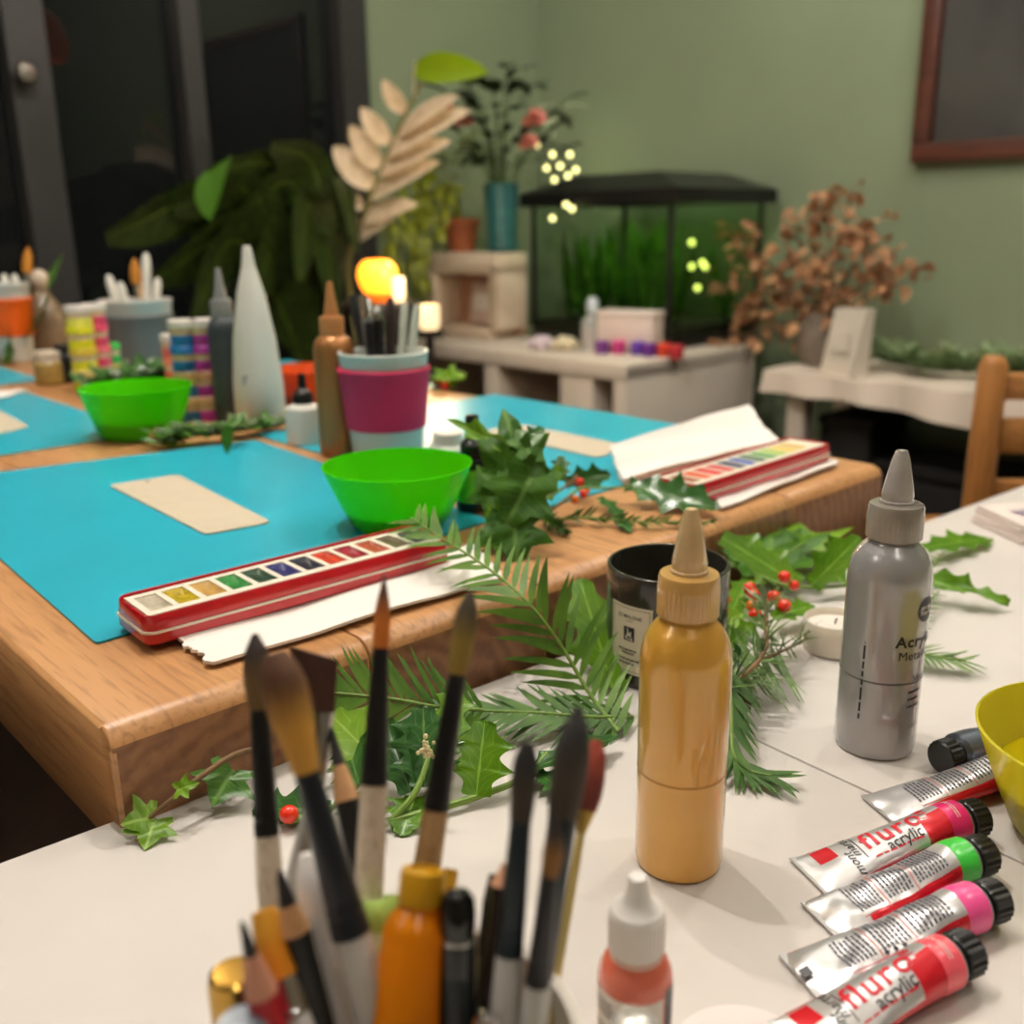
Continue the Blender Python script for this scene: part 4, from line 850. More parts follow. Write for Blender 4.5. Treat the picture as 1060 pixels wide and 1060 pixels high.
# ================================================================== WHITE TABLE (foreground) and what stands on it
M_top = mat('whitewashed_top', (212, 205, 198), rough=.5, spec=.4, var=.05, vscale=10, bump=.08, bscale=120)
e0, e1 = at(0, 892, TW), at(1060, 502, TW); WD = (e1 - e0); WD.z = 0; WD = WD.normalized(); WN = V((WD.y, -WD.x, 0))   # along the back edge, and toward the viewer
g0, g1 = at(782, 765, TW), at(908, 820, TW)
ow = at(113, 851, TW); ow.z = 0
wt2 = thing('white_table', 'whitewashed plank table carrying the paints and brushes in front', 'table', ow, math.atan2(WD.y, WD.x))
gs = (g0 - ow).dot(WD)                     # where the board joint lies
bs = [gs - 1.0, gs, gs + .62, gs + 1.24]; bw = .78
for a, b in zip(bs[:-1], bs[1:]): MB().rbox(((a + b) / 2, -bw / 2, TW - .02), (b - a - .0011, bw, .04), .0012).build('tabletop_board', M_top, wt2)
MB().box(((bs[0] + bs[-1]) / 2, -bw / 2, TW - .046), (2.1, .5, .012)).build('apron', mat('white_apron', (200, 190, 178), rough=.6), wt2, smooth=False)
for x in (bs[0] + .1, bs[-1] - .1):
    for y in (-.1, -bw + .1): MB().rbox((x, y, (TW - .052) / 2), (.06, .06, TW - .052), .005).build('leg', mat('white_apron', (200, 190, 178)), wt2)

def on(x, y, z=TW): p = at(x, y, z); return V((p.x, p.y, TW))
# ---- gold and silver nozzle bottles
M_gold = mat('gold_paint', (224, 168, 66), rough=.28, metal=.12, spec=.6, coat=1, var=.06, vscale=18)
M_gcap = mat('clear_gold_cap', (222, 174, 100), rough=.16, spec=.7, coat=1, transl=.08, var=.12, vscale=60)
pgd = on(702, 889)
def squeeze(name, label, p, r, paint, cap, noz):
    t = thing(name, label, 'bottle', p); hb, hs, hc = .112, .0955, .1325; rc = r * .66
    MB().lathe([(0, .0015), (r * .80, .0012), (r * .86, 0), (r * .965, .001), (r, .0045), (r, hs - .004), (r * .996, hs), (r * .97, hs + .0042), (r * .915, hs + .0082), (r * .835, hs + .0116), (r * .74, hs + .0142), (r * .62, hb + .0002), (r * .56, hb + .002), (r * .56, hb + .004), (0, hb + .004)], 72).build('bottle_body', paint, t, angle=50)
    pr = [(rc * .93, hb + .0022), (rc, hb + .003), (rc, hb + .0145), (rc * .99, hb + .0155), (rc * .985, hb + .0158), (rc * .985, hc - .0022), (rc * .94, hc - .0006), (rc * .62, hc), (0, hc)]
    MB().lathe(pr, 96, ribs=(1, 3, .008)).build('screw_cap', cap, t, angle=25)
    hn = .1585
    z = MB(); z.lathe([(rc * .62, hc - .0005), (rc * .62, hc + .0012), (rc * .56, hc + .0016), (rc * .56, hc + .003), (rc * .575, hc + .0034), (rc * .545, hc + .0062), (rc * .33, hn - .005), (rc * .235, hn - .0012), (rc * .2, hn), (rc * .11, hn), (0, hn - .001)], 40); z.build('nozzle', noz, t)
    return t
tg = squeeze('paint_bottle', 'gold metallic paint bottle with a pointed cap in the middle of the white table', pgd, .0188, M_gold, M_gcap, mat('gold_nozzle', (230, 196, 144), rough=.12, spec=.7, coat=1, transl=.08, var=.14, vscale=90))
MB().lathe([(.0189, .0455), (.01895, .046), (.0189, .0465)], 72).build('fill_line', mat('gold_fill_line', (190, 134, 46), rough=.3), tg)
mb = MB(); wrap(mb, xf(bars(.036, .0011, 1, 8, th=.8), 0, 0, PI / 2), .0189, -.42, .044); mb.build('printed_text', mat('print_brown', (96, 62, 26)), tg)
M_slv = mat('silver_paint', (168, 167, 168), rough=.27, metal=.25, spec=.6, coat=1, var=.08, vscale=18)
psl = on(904, 769)
tsv = squeeze('paint_bottle', 'silver-grey metallic paint bottle with black lettering on the white table', psl, .0203, M_slv, mat('clear_grey_cap', (160, 150, 138), rough=.16, spec=.7, coat=1, transl=.08, var=.12, vscale=60), mat('grey_nozzle', (186, 180, 174), rough=.12, spec=.7, coat=1, transl=.08, var=.14, vscale=90))
MB().lathe([(.0204, .043), (.02047, .0435), (.0204, .044)], 72).build('fill_line', mat('grey_fill_line', (92, 92, 92), rough=.3), tsv)
r = .02045; mb = MB(); fa = math.atan2(-psl.y, -psl.x)     # the side that faces the viewer
wrap(mb, xf(text_geo('Acrylic', .0082, .028), .0098, 0), r, fa + .45, .066)
wrap(mb, xf(text_geo('Metallic', .0066), .0092, 0), r, fa + .45, .0585)
wrap(mb, xf(text_geo('Silver', .0042), .006, 0), r, fa + .78, .046)
for k_, z_ in enumerate((.0385, .0345, .0305)): wrap(mb, xf(bars(.010, .0024, 1, 20 + k_, th=.5), .004, 0), r, fa + .80, z_)
wrap(mb, xf(text_geo('120ml', .0034), .006, 0), r, fa + .78, .019)
wrap(mb, xf(bars(.056, .0012, 1, 31, th=.9), 0, 0, PI / 2), r, fa - .42, .05)
mb.build('printed_text', mat('print_black', (22, 22, 26), rough=.4), tsv)
mb = MB(); disc = [(0, 0)] + [(.0066 * math.cos(i * PI / 12), .0066 * math.sin(i * PI / 12)) for i in range(24)]
wrap(mb, xf((disc, [[0, i + 1, (i + 1) % 24 + 1] for i in range(24)]), .008, 0), r + .00005, fa + .72, .082); mb.build('round_emblem', mat('print_black', (22, 22, 26)), tsv)
mb = MB(); wrap(mb, xf(text_geo('mont', .0038), .008, .0014), r + .0002, fa + .72, .082); wrap(mb, xf(text_geo('marte', .0038), .008, -.0016), r + .0002, fa + .72, .082); mb.build('emblem_lettering', mat('print_white', (220, 216, 206)), tsv)

# ---- smoked glass candle jar
pcn = on(690, 692); pcn = pcn + V((-.001, .0, 0)); R = .0368
cj = thing('candle_jar', 'smoky black glass candle jar with a cream label behind the gold bottle', 'candle', pcn)
M_smoke = mat('smoked_glass', (58, 56, 48), rough=.1, spec=.6, coat=.3, var=.3, vscale=20)
MB().lathe([(0, 0), (R - .004, 0), (R - .001, .001), (R, .004), (R, .0692), (R - .0003, .0701), (R - .0012, .0705), (R - .0021, .0701), (R - .0024, .069), (R - .0028, .008), (0, .006)], 72).build('glass_jar', M_smoke, cj, angle=50)
MB().lathe([(0, .0065), (R - .0032, .0065), (R - .0032, .024), (0, .0235)], 48).build('wax', mat('dark_wax', (60, 56, 46), rough=.4), cj)
fa = math.atan2(-pcn.y, -pcn.x); la = fa - .62; r = R + .00025
mb = MB(); wrap(mb, rect(.030, .043, 16), r, la, .031); mb.build('paper_label', mat('cream_label', (224, 214, 190), rough=.55), cj)
mb = MB()
for w_, h_, dx, dy in ((.0272, .0003, 0, .0198), (.0272, .0003, 0, -.0198), (.0003, .0398, -.0135, 0), (.0003, .0398, .0135, 0)): wrap(mb, xf(rect(w_, h_, 10 if w_ > h_ else 1), dx, dy), r + .00012, la, .031)
wrap(mb, text_geo('JO MALONE', .0031, .01), r + .00012, la, .0455); wrap(mb, text_geo('LONDON', .0012), r + .00012, la, .0428)
for k_, (w_, z_) in enumerate(((.016, .0245), (.011, .0225), (.019, .0185), (.015, .0160))): wrap(mb, bars(w_, .0014, 1, 40 + k_, th=.8), r + .00012, la, z_)
mb.build('label_print', mat('print_black', (22, 22, 26)), cj)
mb = MB(); wrap(mb, rect(.0078, .0088, 6), r + .00012, la, .0348); mb.build('label_emblem', mat('print_black', (22, 22, 26)), cj)
def stroke(mb, pts, w, place):
    for (x0, y0), (x1, y1) in zip(pts[:-1], pts[1:]):
        l = math.hypot(x1 - x0, y1 - y0); nx, ny = -(y1 - y0) / l * w / 2, (x1 - x0) / l * w / 2
        place(([(x0 + nx, y0 + ny), (x0 - nx, y0 - ny), (x1 - nx, y1 - ny), (x1 + nx, y1 + ny)], [[0, 1, 2, 3]]))
mb = MB(); pl_ = lambda g: wrap(mb, g, r + .00024, la, .0348)
for pts in ([(-.002, .003), (-.0005, .003), (-.0012, 0), (-.002, -.003), (-.0028, -.002)], [(-.0012, -.002), (0, .0012), (.0002, -.0014), (.0014, .0016), (.0012, -.0022), (.0026, -.0032)], [(-.0022, -.0032), (.0028, -.0034)]): stroke(mb, pts, .00055, pl_)
mb.build('emblem_strokes', mat('cream_label', (224, 214, 190)), cj)

# ---- tea light
ptl = on(862, 672); tl_ = thing('tealight', 'white tea light candle behind the silver bottle', 'candle', ptl)
MB().lathe([(0, .0005), (.017, .0003), (.0185, .001), (.0192, .004), (.0196, .021), (.0192, .0218), (.0186, .021), (.0182, .017), (0, .0165)], 48).build('cup', mat('white_wax_cup', (232, 222, 208), rough=.4, sss=.3), tl_)
MB().lathe([(.018, .0162), (.018, .0172), (.006, .0166), (.0035, .0175), (0, .0178)], 32).build('wax', mat('white_wax', (236, 226, 212), rough=.3, sss=.3), tl_)
MB().tube([(0, 0, .017), (.0004, 0, .0195), (.0012, .0003, .0215)], .0006, 6).build('wick', mat('wick', (90, 70, 50)), tl_)

# ---- yellow bowl and coral dropper bottle
pyb = on(1141, 868); bowl('translucent yellow plastic bowl at the right edge beside the paint tubes', pyb, .057, .036, .050, mat('yellow_plastic', (240, 232, 84), rough=.2, transl=.6), .55, lq=mat('yellow_water', (190, 172, 16), rough=.06, transl=.3))
pco = on(655, 1112); r = .0118
cb = thing('dropper_bottle', 'small coral paint bottle with a ribbed white cap at the front of the white table', 'bottle', pco)
h0 = .043
MB().lathe([(0, .001), (r * .8, 0), (r * .97, .001), (r, .004), (r, h0 - .004), (r * .96, h0 - .001), (r * .86, h0 + .002), (r * .7, h0 + .004), (r * .62, h0 + .005), (0, h0 + .005)], 56).build('bottle_body', mat('coral_paint', (214, 108, 84), rough=.22, spec=.6, coat=.5), cb, angle=50)
MB().lathe([(r * .62, h0 + .0035), (r * .70, h0 + .0042), (r * .70, h0 + .0062), (r * .62, h0 + .0066), (0, h0 + .0066)], 40).build('collar', mat('clear_collar', (220, 180, 164), rough=.25), cb)
rc = .0087; z0 = h0 + .0064
MB().lathe([(rc * .95, z0), (rc, z0 + .0008), (rc, z0 + .0118), (rc * .98, z0 + .013), (rc * .9, z0 + .0145), (rc * .6, z0 + .0165), (rc * .46, z0 + .0185), (rc * .36, z0 + .0245), (rc * .3, z0 + .0256), (rc * .12, z0 + .0257), (0, z0 + .0252)], 76, ribs=(1, 2, .022)).build('ribbed_cap', mat('white_cap', (232, 226, 220), rough=.3, spec=.5), cb, angle=25)
fa = math.atan2(-pco.y, -pco.x)
mb = MB(); wrap(mb, rect(.0255, .031, 24), r + .0001, fa - .25, .0225); mb.build('paper_label', mat('label_white', (226, 216, 206), rough=.5), cb)
mb = MB(); wrap(mb, rect(.0052, .033, 6), r + .0001, fa + 1.12, .0235); mb.build('dark_label_strip', mat('label_dark', (58, 62, 66), rough=.4), cb)
mb = MB()
wrap(mb, xf(bars(.009, .006, 3, 51), -.0070, 0, 0), r + .0002, fa - .25, .0325); wrap(mb, xf(bars(.009, .010, 4, 52), -.0070, 0, 0), r + .0002, fa - .25, .0215)
for k_ in range(4): wrap(mb, xf(bars(.014 - .002 * (k_ % 2), .0016, 1, 60 + k_, th=.8), .003 + .0024 * k_, 0, PI / 2), r + .0002, fa - .25, .0265)
wrap(mb, xf(bars(.018, .0022, 1, 66, th=.9), 0, 0, PI / 2), r + .00025, fa + 1.1, .027); mb.build('label_print', mat('print_grey', (92, 84, 80)), cb)

# ---- paint tubes
M_alu = mat('tube_silver', (206, 204, 203), rough=.32, metal=.62, bump=.15, bscale=70); M_tred = mat('tube_red', (208, 28, 42), rough=.25, metal=.2, coat=.4); M_cap = mat('black_screw_cap', (20, 20, 20), rough=.4)
M_pk = mat('print_black', (22, 22, 26)); M_pr = mat('print_red', (206, 26, 44), rough=.35)
def tube_thing(label, pc, pe, band, front, seed=0, body=None, cap=M_cap, dent=.0012, crimp_w=.0132):
    d = V((pe.x - pc.x, pe.y - pc.y, 0)); L_ = d.length; t = thing('paint_tube', label, 'paint tube', (pc.x, pc.y, TW), math.atan2(d.y, d.x), 'metal paint tubes')
    capL = .0125; Lb = L_ - capL; r = .0096; n, k = 44, 48
    def wh(x):
        f = x / Lb; f = min(max(f, 0), 1); s = f ** .75
        w = crimp_w + (r - crimp_w) * min(1, s * 1.25); h = .0005 + (r - .0005) * min(1, f * 1.12) ** .85
        if front != 1: h *= 1 - .10 * math.sin(PI * f) ** 2
        return w, h
    def top(x, y):
        w, h = wh(x); y = max(-.985 * w, min(.985 * w, y)); e = math.sqrt(1 - (y / w) ** 2)
        return V((x, y, .0006 + h + h * e + dent * .8 * mnoise.noise(V((x * 90, y * 120, seed * 5.1))) * min(1, 4 * (1 - x / Lb)) * e))
    vs = []; fs = []; ms = []
    for i in range(n + 1):
        x = Lb * i / n; w, h = wh(x)
        for j in range(k):
            a = 2 * PI * j / k; y = w * math.cos(a)
            vs.append(top(x, y) if math.sin(a) >= 0 else V((x, y, .0006 + h + h * math.sin(a))))
    for i in range(n):
        f = (i + .5) / n
        for j in range(k):
            jj = (j + 1) % k; fs.append([i * k + j, i * k + jj, (i + 1) * k + jj, (i + 1) * k + j])
            a = 2 * PI * (j + .5) / k; y = math.cos(a); up = math.sin(a) > 0; m = 0
            if f > .86: m = 2
            elif front == 1:
                if not up and .12 < f: m = 1
                elif y > .93 and f > .1: m = 1
                elif .08 < f < .2 and .18 < y < .86 and up: m = 1
                elif f > .70 and y < (.12 if f > .77 else -.04): m = 1
            else:
                if not up and f > .06: m = 1
                elif y > .95: m = 1
                elif y < -.82 and f > .22: m = 1
            ms.append(m)
    mb = MB(); mb.add(vs, fs); mb.m = ms
    mb.f.append([j for j in range(k)][::-1]); mb.m.append(0)
    o = len(mb.v)
    mb.lathe([(r, 0), (r * .93, .0012), (r * .6, .0028), (r * .58, .0034), (0, .0034)], k, 0, (Lb, 0, .0006 + r), axis=(1, 0, 0))
    bodyo = mb.build('tube_body', [body or M_alu, M_tred, band], t, angle=60)
    cb_ = MB(); cb_.box((.0016, 0, .0014), (.0042, crimp_w * 2.02, .0009)); cb_.build('crimped_end', M_alu, t, smooth=False)
    MB().lathe([(r * .70, .0024), (r * .76, .003), (r * .76, .0042), (r * .70, .0048), (r * .82, .0050), (r * .87, .0058), (r * .87, .0128), (r * .8, .0138), (0, .0138)], 40, 0, (Lb - .0012, 0, .0006 + r), axis=(1, 0, 0), ribs=(5, 6, .035)).build('screw_cap', cap, t, angle=30)
    def lay(mb, g, x, y, rot=0, m=0, off=.00025):
        q = xf(g, x, y, rot); mb.add([top(a, b) + V((0, 0, off)) for a, b in q[0]], q[1], m)
    if front == 1:
        mb = MB(); lay(mb, text_geo('fluro', .0132, .016), Lb * .54, .0016); lay(mb, text_geo('18ml', .0046, .015), Lb * .765, .0058, PI / 2)
        lay(mb, bars(.03, .0008, 1, 3, th=.8), Lb * .56, -.0072); lay(mb, bars(.007, .0018, 2, 4), Lb * .74, .0052, PI / 2); mb.build('red_lettering', M_pr, t)
        mb = MB(); lay(mb, text_geo('acrylic', .0064, .01), Lb * .575, -.0050); lay(mb, text_geo('mont', .0056, .004, shear=.3), Lb * .245, -.0055, PI / 2); lay(mb, text_geo('marte', .0056, .004, shear=.3), Lb * .285, .0035, PI / 2)
        lay(mb, rect(.014, .00045, 8), Lb * .325, .001, PI / 2); mb.build('black_lettering', M_pk, t)
        mb = MB(); lay(mb, text_geo('AP', .003), Lb * .93, .003, PI / 2, 0, .0003); lay(mb, bars(.008, .0025, 2, 9), Lb * .93, -.002, PI / 2, 0, .0003); mb.build('band_print', mat('print_pale', (240, 214, 210)), t)
    else:
        mb = MB()
        for q, (f0, f1) in enumerate(((.20, .36), (.39, .56), (.59, .80))):
            rows = 7 if q < 2 else 9; lay(mb, bars(.0155, (f1 - f0) * Lb, rows, seed * 10 + q, th=.5), Lb * (f0 + f1) / 2, .0015, PI / 2)
        mb.build('small_print', mat('print_slate', (70, 70, 84)), t)
        mb = MB()
        for f in (.375, .575): lay(mb, rect(.018, .0003, 8), Lb * f, 0.001, PI / 2)
        lay(mb, rect(Lb * .6, .0003, 20), Lb * .5, -.0085); mb.build('red_rules', M_pr, t)
        if seed == 4:
            mb = MB(); lay(mb, rect(.004, .004, 2), .0016, 0.0, 0, 0, .0014); mb.build('date_mark', M_pk, t)
            mb = MB()
            for x_ in (.40, .45, .50): lay(mb, rect(.0016, .0016, 2), Lb * x_, -.0072, .7)
            mb.build('symbols', M_pk, t)
    return t
def bandm(n, c): return mat('band_' + n, c, rough=.3, spec=.5, coat=.3)
tB = tube_thing('silver paint tube with magenta band and red lettering, topmost of the row of five', at(838, 902, TW + .004), at(1014, 848, TW + .009), bandm('magenta', (222, 30, 108)), 1, 1)
tC = tube_thing('silver paint tube with green band lying back side up', at(850, 950, TW + .003), at(1021, 886, TW + .009), bandm('green', (60, 190, 62)), 0, 2, dent=.003, crimp_w=.0120)
tD = tube_thing('silver paint tube with bright pink band lying back side up', at(830, 1010, TW + .003), at(1033, 933, TW + .009), bandm('pink', (240, 84, 150)), 0, 4, dent=.0022)
tE = tube_thing('silver paint tube with salmon band and red lettering, nearest the bottom edge', at(822, 1082, TW + .003), at(1004, 987, TW + .009), bandm('salmon', (240, 92, 104)), 1, 5)
tA = tube_thing('silver paint tube running behind the yellow bowl, crimped end toward the gold bottle', at(911, 836, TW + .003), at(1082, 789, TW + .009), bandm('orange', (232, 110, 40)), 0, 6)
tF = tube_thing('grey-blue paint tube with its black cap pointing left, behind the other tubes', at(1135, 742, TW + .003), at(973, 787, TW + .009), mat('tube_slate', (112, 120, 136), rough=.3, metal=.5), 0, 7, body=mat('tube_slate', (112, 120, 136)))
# small specks of dried paint
for x, y, c, lb in ((1051, 980, (26, 28, 36), 'black'),):
    pass
# ---- white booklet and card at the right edge
q = at(1085, 548, TW); t = thing('card_stack', 'small stack of white cards at the right edge of the white table', 'cards', (q.x, q.y, TW), math.atan2(WD.y, WD.x) - .5)
for i in range(4): MB().rbox((0, 0, .0022 + i * .0042), (.105 - .002 * i, .07 - .0015 * i, .0036), .0006, rot=Matrix.Rotation(.05 * (i % 2) - .03 * i, 3, 'Z')).build('card', mat('white_card2', (228, 214, 206)), t)
mb = MB(); q_ = bars(.05, .02, 4, 5); mb.add([(x - .01, y, .0173) for x, y in q_[0]], q_[1]); mb.build('printed_text', mat('print_violet', (120, 100, 140)), t)
# ---- pale round dish at the bottom edge and clear domed cap
q = on(772, 1103); t = thing('round_card_disc', 'pale pinkish white round disc at the bottom edge of the white table', 'disc', q)
MB().lathe([(0, .0002), (.0246, .0002), (.025, .0008), (.0246, .0016), (0, .0016)], 64).build('disc', mat('pale_rose_disc', (236, 220, 214), rough=.6), t)
q = on(657, 1172, TW); t = thing('clear_cap', 'clear domed bottle cap in front of the coral paint bottle', 'cap', deep(657, 1075, .255) * 0 + V((on(657, 1150).x, on(657, 1150).y - .02, TW)))

# ================================================================== POT OF BRUSHES
RZ = .770
prm = at(413, 1080, RZ)
pot = thing('brush_pot', 'white china pot crammed with brushes and pencils at the bottom edge', 'pot', (prm.x, prm.y, TW))
Rp, Hp = .047, RZ - TW
MB().lathe([(0, .004), (Rp * .8, .004), (Rp * .82, 0), (Rp * .9, 0), (Rp * .96, .004), (Rp, .02), (Rp, Hp - .001), (Rp - .0015, Hp), (Rp - .003, Hp - .001), (Rp - .0035, .02), (Rp * .8, .008), (0, .0075)], 64).build('pot_body', mat('white_china', (224, 216, 204), rough=.25), pot)
C0 = V((prm.x, prm.y, 0))
def line3(tip, low, dt=0, zl=RZ):
    "tip pixel and a lower pixel of the same stick; the lower one is taken at the pot's rim height. Returns base in the pot and tip point"
    b = at(low[0], low[1], zl); db = (b - EYE).dot(_F); t_ = deep(tip[0], tip[1], db + dt)
    d = (b - t_).normalized(); s = (b.z - (TW + .010)) / max(.2, -d.z); base = b + d * s
    off = V((base.x - C0.x, base.y - C0.y)); lim = Rp - .011
    if off.length > lim: base.x = C0.x + off.x * lim / off.length; base.y = C0.y + off.y * lim / off.length
    return b, t_, base
M_hairb = mat('dark_bristle', (70, 44, 22), rough=.75, var=.4, vscale=150); M_bk = mat('black_ferrule', (20, 20, 22), rough=.35, spec=.5); M_tl = mat('teal_black_ferrule', (22, 36, 42), rough=.3); M_ww = woodmat('whitewashed_handle', (228, 214, 196), (210, 192, 168), (176, 152, 126), axis='Z', scale=3, rough=.45); M_tan = woodmat('tan_handle', (196, 160, 112), (170, 132, 86), (138, 100, 62), axis='Z', scale=3, rough=.5); M_gw = mat('grey_white_handle', (196, 194, 188), rough=.4, var=.15, vscale=40)
def hairmat(name, tipc, basec):
    if name in _mc: return _mc[name]
    m = bpy.data.materials.new(name); m.use_nodes = True; N = m.node_tree.nodes; L = m.node_tree.links; b = N['Principled BSDF']; b.inputs['Roughness'].default_value = .7
    tc = N.new('ShaderNodeTexCoord'); sx = N.new('ShaderNodeSeparateXYZ'); L.new(tc.outputs['UV'], sx.inputs[0])
    mp = N.new('ShaderNodeMapping'); mp.inputs['Scale'].default_value = (1.2, 40, 1); L.new(tc.outputs['UV'], mp.inputs[0]); n = N.new('ShaderNodeTexNoise'); n.inputs['Scale'].default_value = 3; L.new(mp.outputs[0], n.inputs['Vector'])
    a = N.new('ShaderNodeMath'); a.operation = 'MULTIPLY_ADD'; a.inputs[1].default_value = .5; a.inputs[2].default_value = -.25; L.new(n.outputs['Fac'], a.inputs[0]); s = N.new('ShaderNodeMath'); s.operation = 'ADD'; L.new(sx.outputs['X'], s.inputs[0]); L.new(a.outputs[0], s.inputs[1])
    r = N.new('ShaderNodeValToRGB'); r.color_ramp.elements[0].position = .35; r.color_ramp.elements[1].position = .75; r.color_ramp.elements[0].color = lin(basec); r.color_ramp.elements[1].color = lin(tipc); L.new(s.outputs[0], r.inputs['Fac']); L.new(r.outputs['Color'], b.inputs['Base Color'])
    q = N.new('ShaderNodeBump'); q.inputs['Strength'].default_value = .5; q.inputs['Distance'].default_value = .0006; L.new(n.outputs['Fac'], q.inputs['Height']); L.new(q.outputs['Normal'], b.inputs['Normal'])
    _mc[name] = m; return m
def hair(mb, a, b, r0, shape, n=18, flat=1, side=None, m=0):
    "a tuft from a to b: shape gives the width factor along it"
    a, b = V(a), V(b); d = b - a; x = d.normalized(); y = V(side).normalized() if side is not None else x.cross(V((0, 1, 0))).normalized(); z = x.cross(y); k = 14; vs = []; us = []; fs = []
    for i in range(k + 1):
        t_ = i / k; f = t_ * (len(shape) - 1); q = min(int(f), len(shape) - 2); w = r0 * (shape[q] + (shape[q + 1] - shape[q]) * (f - q))
        for j in range(n):
            an = 2 * PI * j / n; vs.append(a + d * t_ + y * (w * math.cos(an)) + z * (w * flat * math.sin(an))); us.append((t_, j / n))
    for i in range(k):
        for j in range(n): j2 = (j + 1) % n; fs.append([i * n + j, i * n + j2, (i + 1) * n + j2, (i + 1) * n + j])
    fs.append([k * n + j for j in range(n)]); mb.add(vs, fs, m, us); return mb
def brush(label, tip, f_top, f_bot, low, wf, wh, hairm, ferm, hanm, shape=(1, 1.15, 1.1, .8, .35, .05), dt=.004, name='paintbrush', crimp=True):
    "tip: hair tip, f_top / f_bot: ferrule ends, low: a pixel further down, wf / wh: widths in pixels of ferrule and handle"
    b, t_, base = line3(tip, low, dt); dep = (t_ - EYE).dot(_F)
    t = thing(name, label, 'paintbrush', base, 0, 'brushes in the white pot')
    def onl(p):   # parameter on tip->base line for a pixel row
        best = min(range(0, 801), key=lambda i: abs(scr(t_.lerp(base, i / 800))[1] - p[1])); return t_.lerp(base, best / 800)
    ft, fb = onl(f_top), onl(f_bot); o = base; pm_ = lambda q: FPX / ((q - EYE).dot(_F))
    r1 = wf / 2 / pm_(ft); r2 = wh / 2 / pm_(fb)
    mb = MB(); hair(mb, ft - o, t_ - o, r1 * .98, shape); mb.build('bristles', hairm, t)
    mb = MB(); d = (fb - ft); k = [0, .03, .06, .78, .80, .82, .86, .88, .90, 1]; mb.tube([ft - o + d * q for q in k], [(r1 * .95 + (r2 * 1.0 - r1 * .95) * q) * (1.0 if q not in (.80, .88) else .95) * (1.02 if i == 1 else 1) for i, q in enumerate(k)], 20); mb.build('ferrule', ferm, t)
    mb = MB(); d = base - fb; k = [0, .02, .15, .4, .7, 1]; mb.tube([fb - o + d * q for q in k], [r2 * q for q in (.93, .97, 1.04, 1.0, .8, .55)], 20); mb.build('handle', hanm, t)
    return t
def scr(p):
    q = p - EYE; z = q.dot(_F); return (530 + FPX * q.dot(_R) / z, 530 - FPX * q.dot(_U) / z)
H_dk = hairmat('bristle_dark_tip', (44, 28, 22), (110, 84, 44)); H_or = hairmat('bristle_orange', (78, 48, 34), (206, 112, 28)); H_ol = hairmat('bristle_olive', (62, 50, 26), (138, 112, 40)); H_go = hairmat('bristle_golden', (86, 52, 26), (196, 142, 48)); H_bk = hairmat('bristle_black', (30, 26, 24), (62, 52, 40)); H_fl = hairmat('bristle_brown', (70, 36, 22), (78, 42, 26)); H_rd = hairmat('bristle_rust', (150, 54, 30), (112, 40, 26))
brush('round brush with a black ferrule and white handle, leftmost in the pot', (264, 656), (268, 735), (281, 864), (277, 985), 20, 26, H_dk, M_bk, M_ww, shape=(1, 1.3, 1.5, 1.45, 1.1, .3), dt=.006)
brush('slim round brush with orange hair rising highest from the pot', (398, 593), (396, 671), (391, 812), (378, 1000), 17, 29, H_or, M_bk, M_ww, shape=(1, 1.1, 1.05, .85, .45, .05), dt=.012)
brush('round brush with olive hair and a long black ferrule, tilted right', (487, 613), (474, 698), (452, 838), (428, 985), 19, 28, H_ol, M_bk, M_tan, shape=(1, 1.2, 1.35, 1.35, 1.05, .35), dt=.012)
brush('big round brush with golden brown hair and blue-black ferrule, leaning left', (284, 676), (318, 799), (357, 966), (392, 1070), 27, 42, H_go, mat('blue_black_ferrule', (20, 26, 34), rough=.3), M_gw, shape=(1, 1.2, 1.4, 1.62, 1.75, 1.8, 1.6, .9), dt=-.002)
brush('round brush with smoky brown hair and teal-black ferrule left of the big black one', (546, 769), (541, 850), (527, 988), (519, 1085), 23, 29, H_bk, M_tl, M_gw, shape=(1, 1.12, 1.22, 1.25, 1.1, .6), dt=.0)
brush('large round brush with black hair and teal-black ferrule at the right of the pot', (599, 731), (585, 846), (562, 1010), (548, 1090), 32, 28, H_bk, M_tl, M_gw, shape=(1, 1.14, 1.22, 1.18, .9, .2), dt=.006)
brush('small brush with amber hair standing before the large black one', (577, 847), (569, 906), (555, 1018), (547, 1092), 17, 27, hairmat('bristle_amber_dark', (44, 30, 22), (140, 96, 40)), M_bk, M_gw, shape=(1, 1.25, 1.35, 1.15, .7, .2), dt=-.006)
brush('brush with rust-red rounded hair on a thin yellow handle, behind the large black one', (618, 766), (604, 838), (600, 862), (578, 1000), 24, 9, H_rd, mat('brass_ferrule', (170, 140, 60), rough=.35, metal=.6), mat('yellow_handle', (190, 166, 96), rough=.4), shape=(1, 1.25, 1.3, 1.2, 1.0, .5), dt=.012)
brush('brush with short spread orange hair at the left of the pot', (272, 942), (286, 1010), (298, 1050), (318, 1110), 32, 30, hairmat('bristle_bright', (214, 150, 30), (226, 140, 10)), M_sil, M_gw, shape=(1, 1.05, 1.1, 1.1, 1.0, .8), dt=.012)
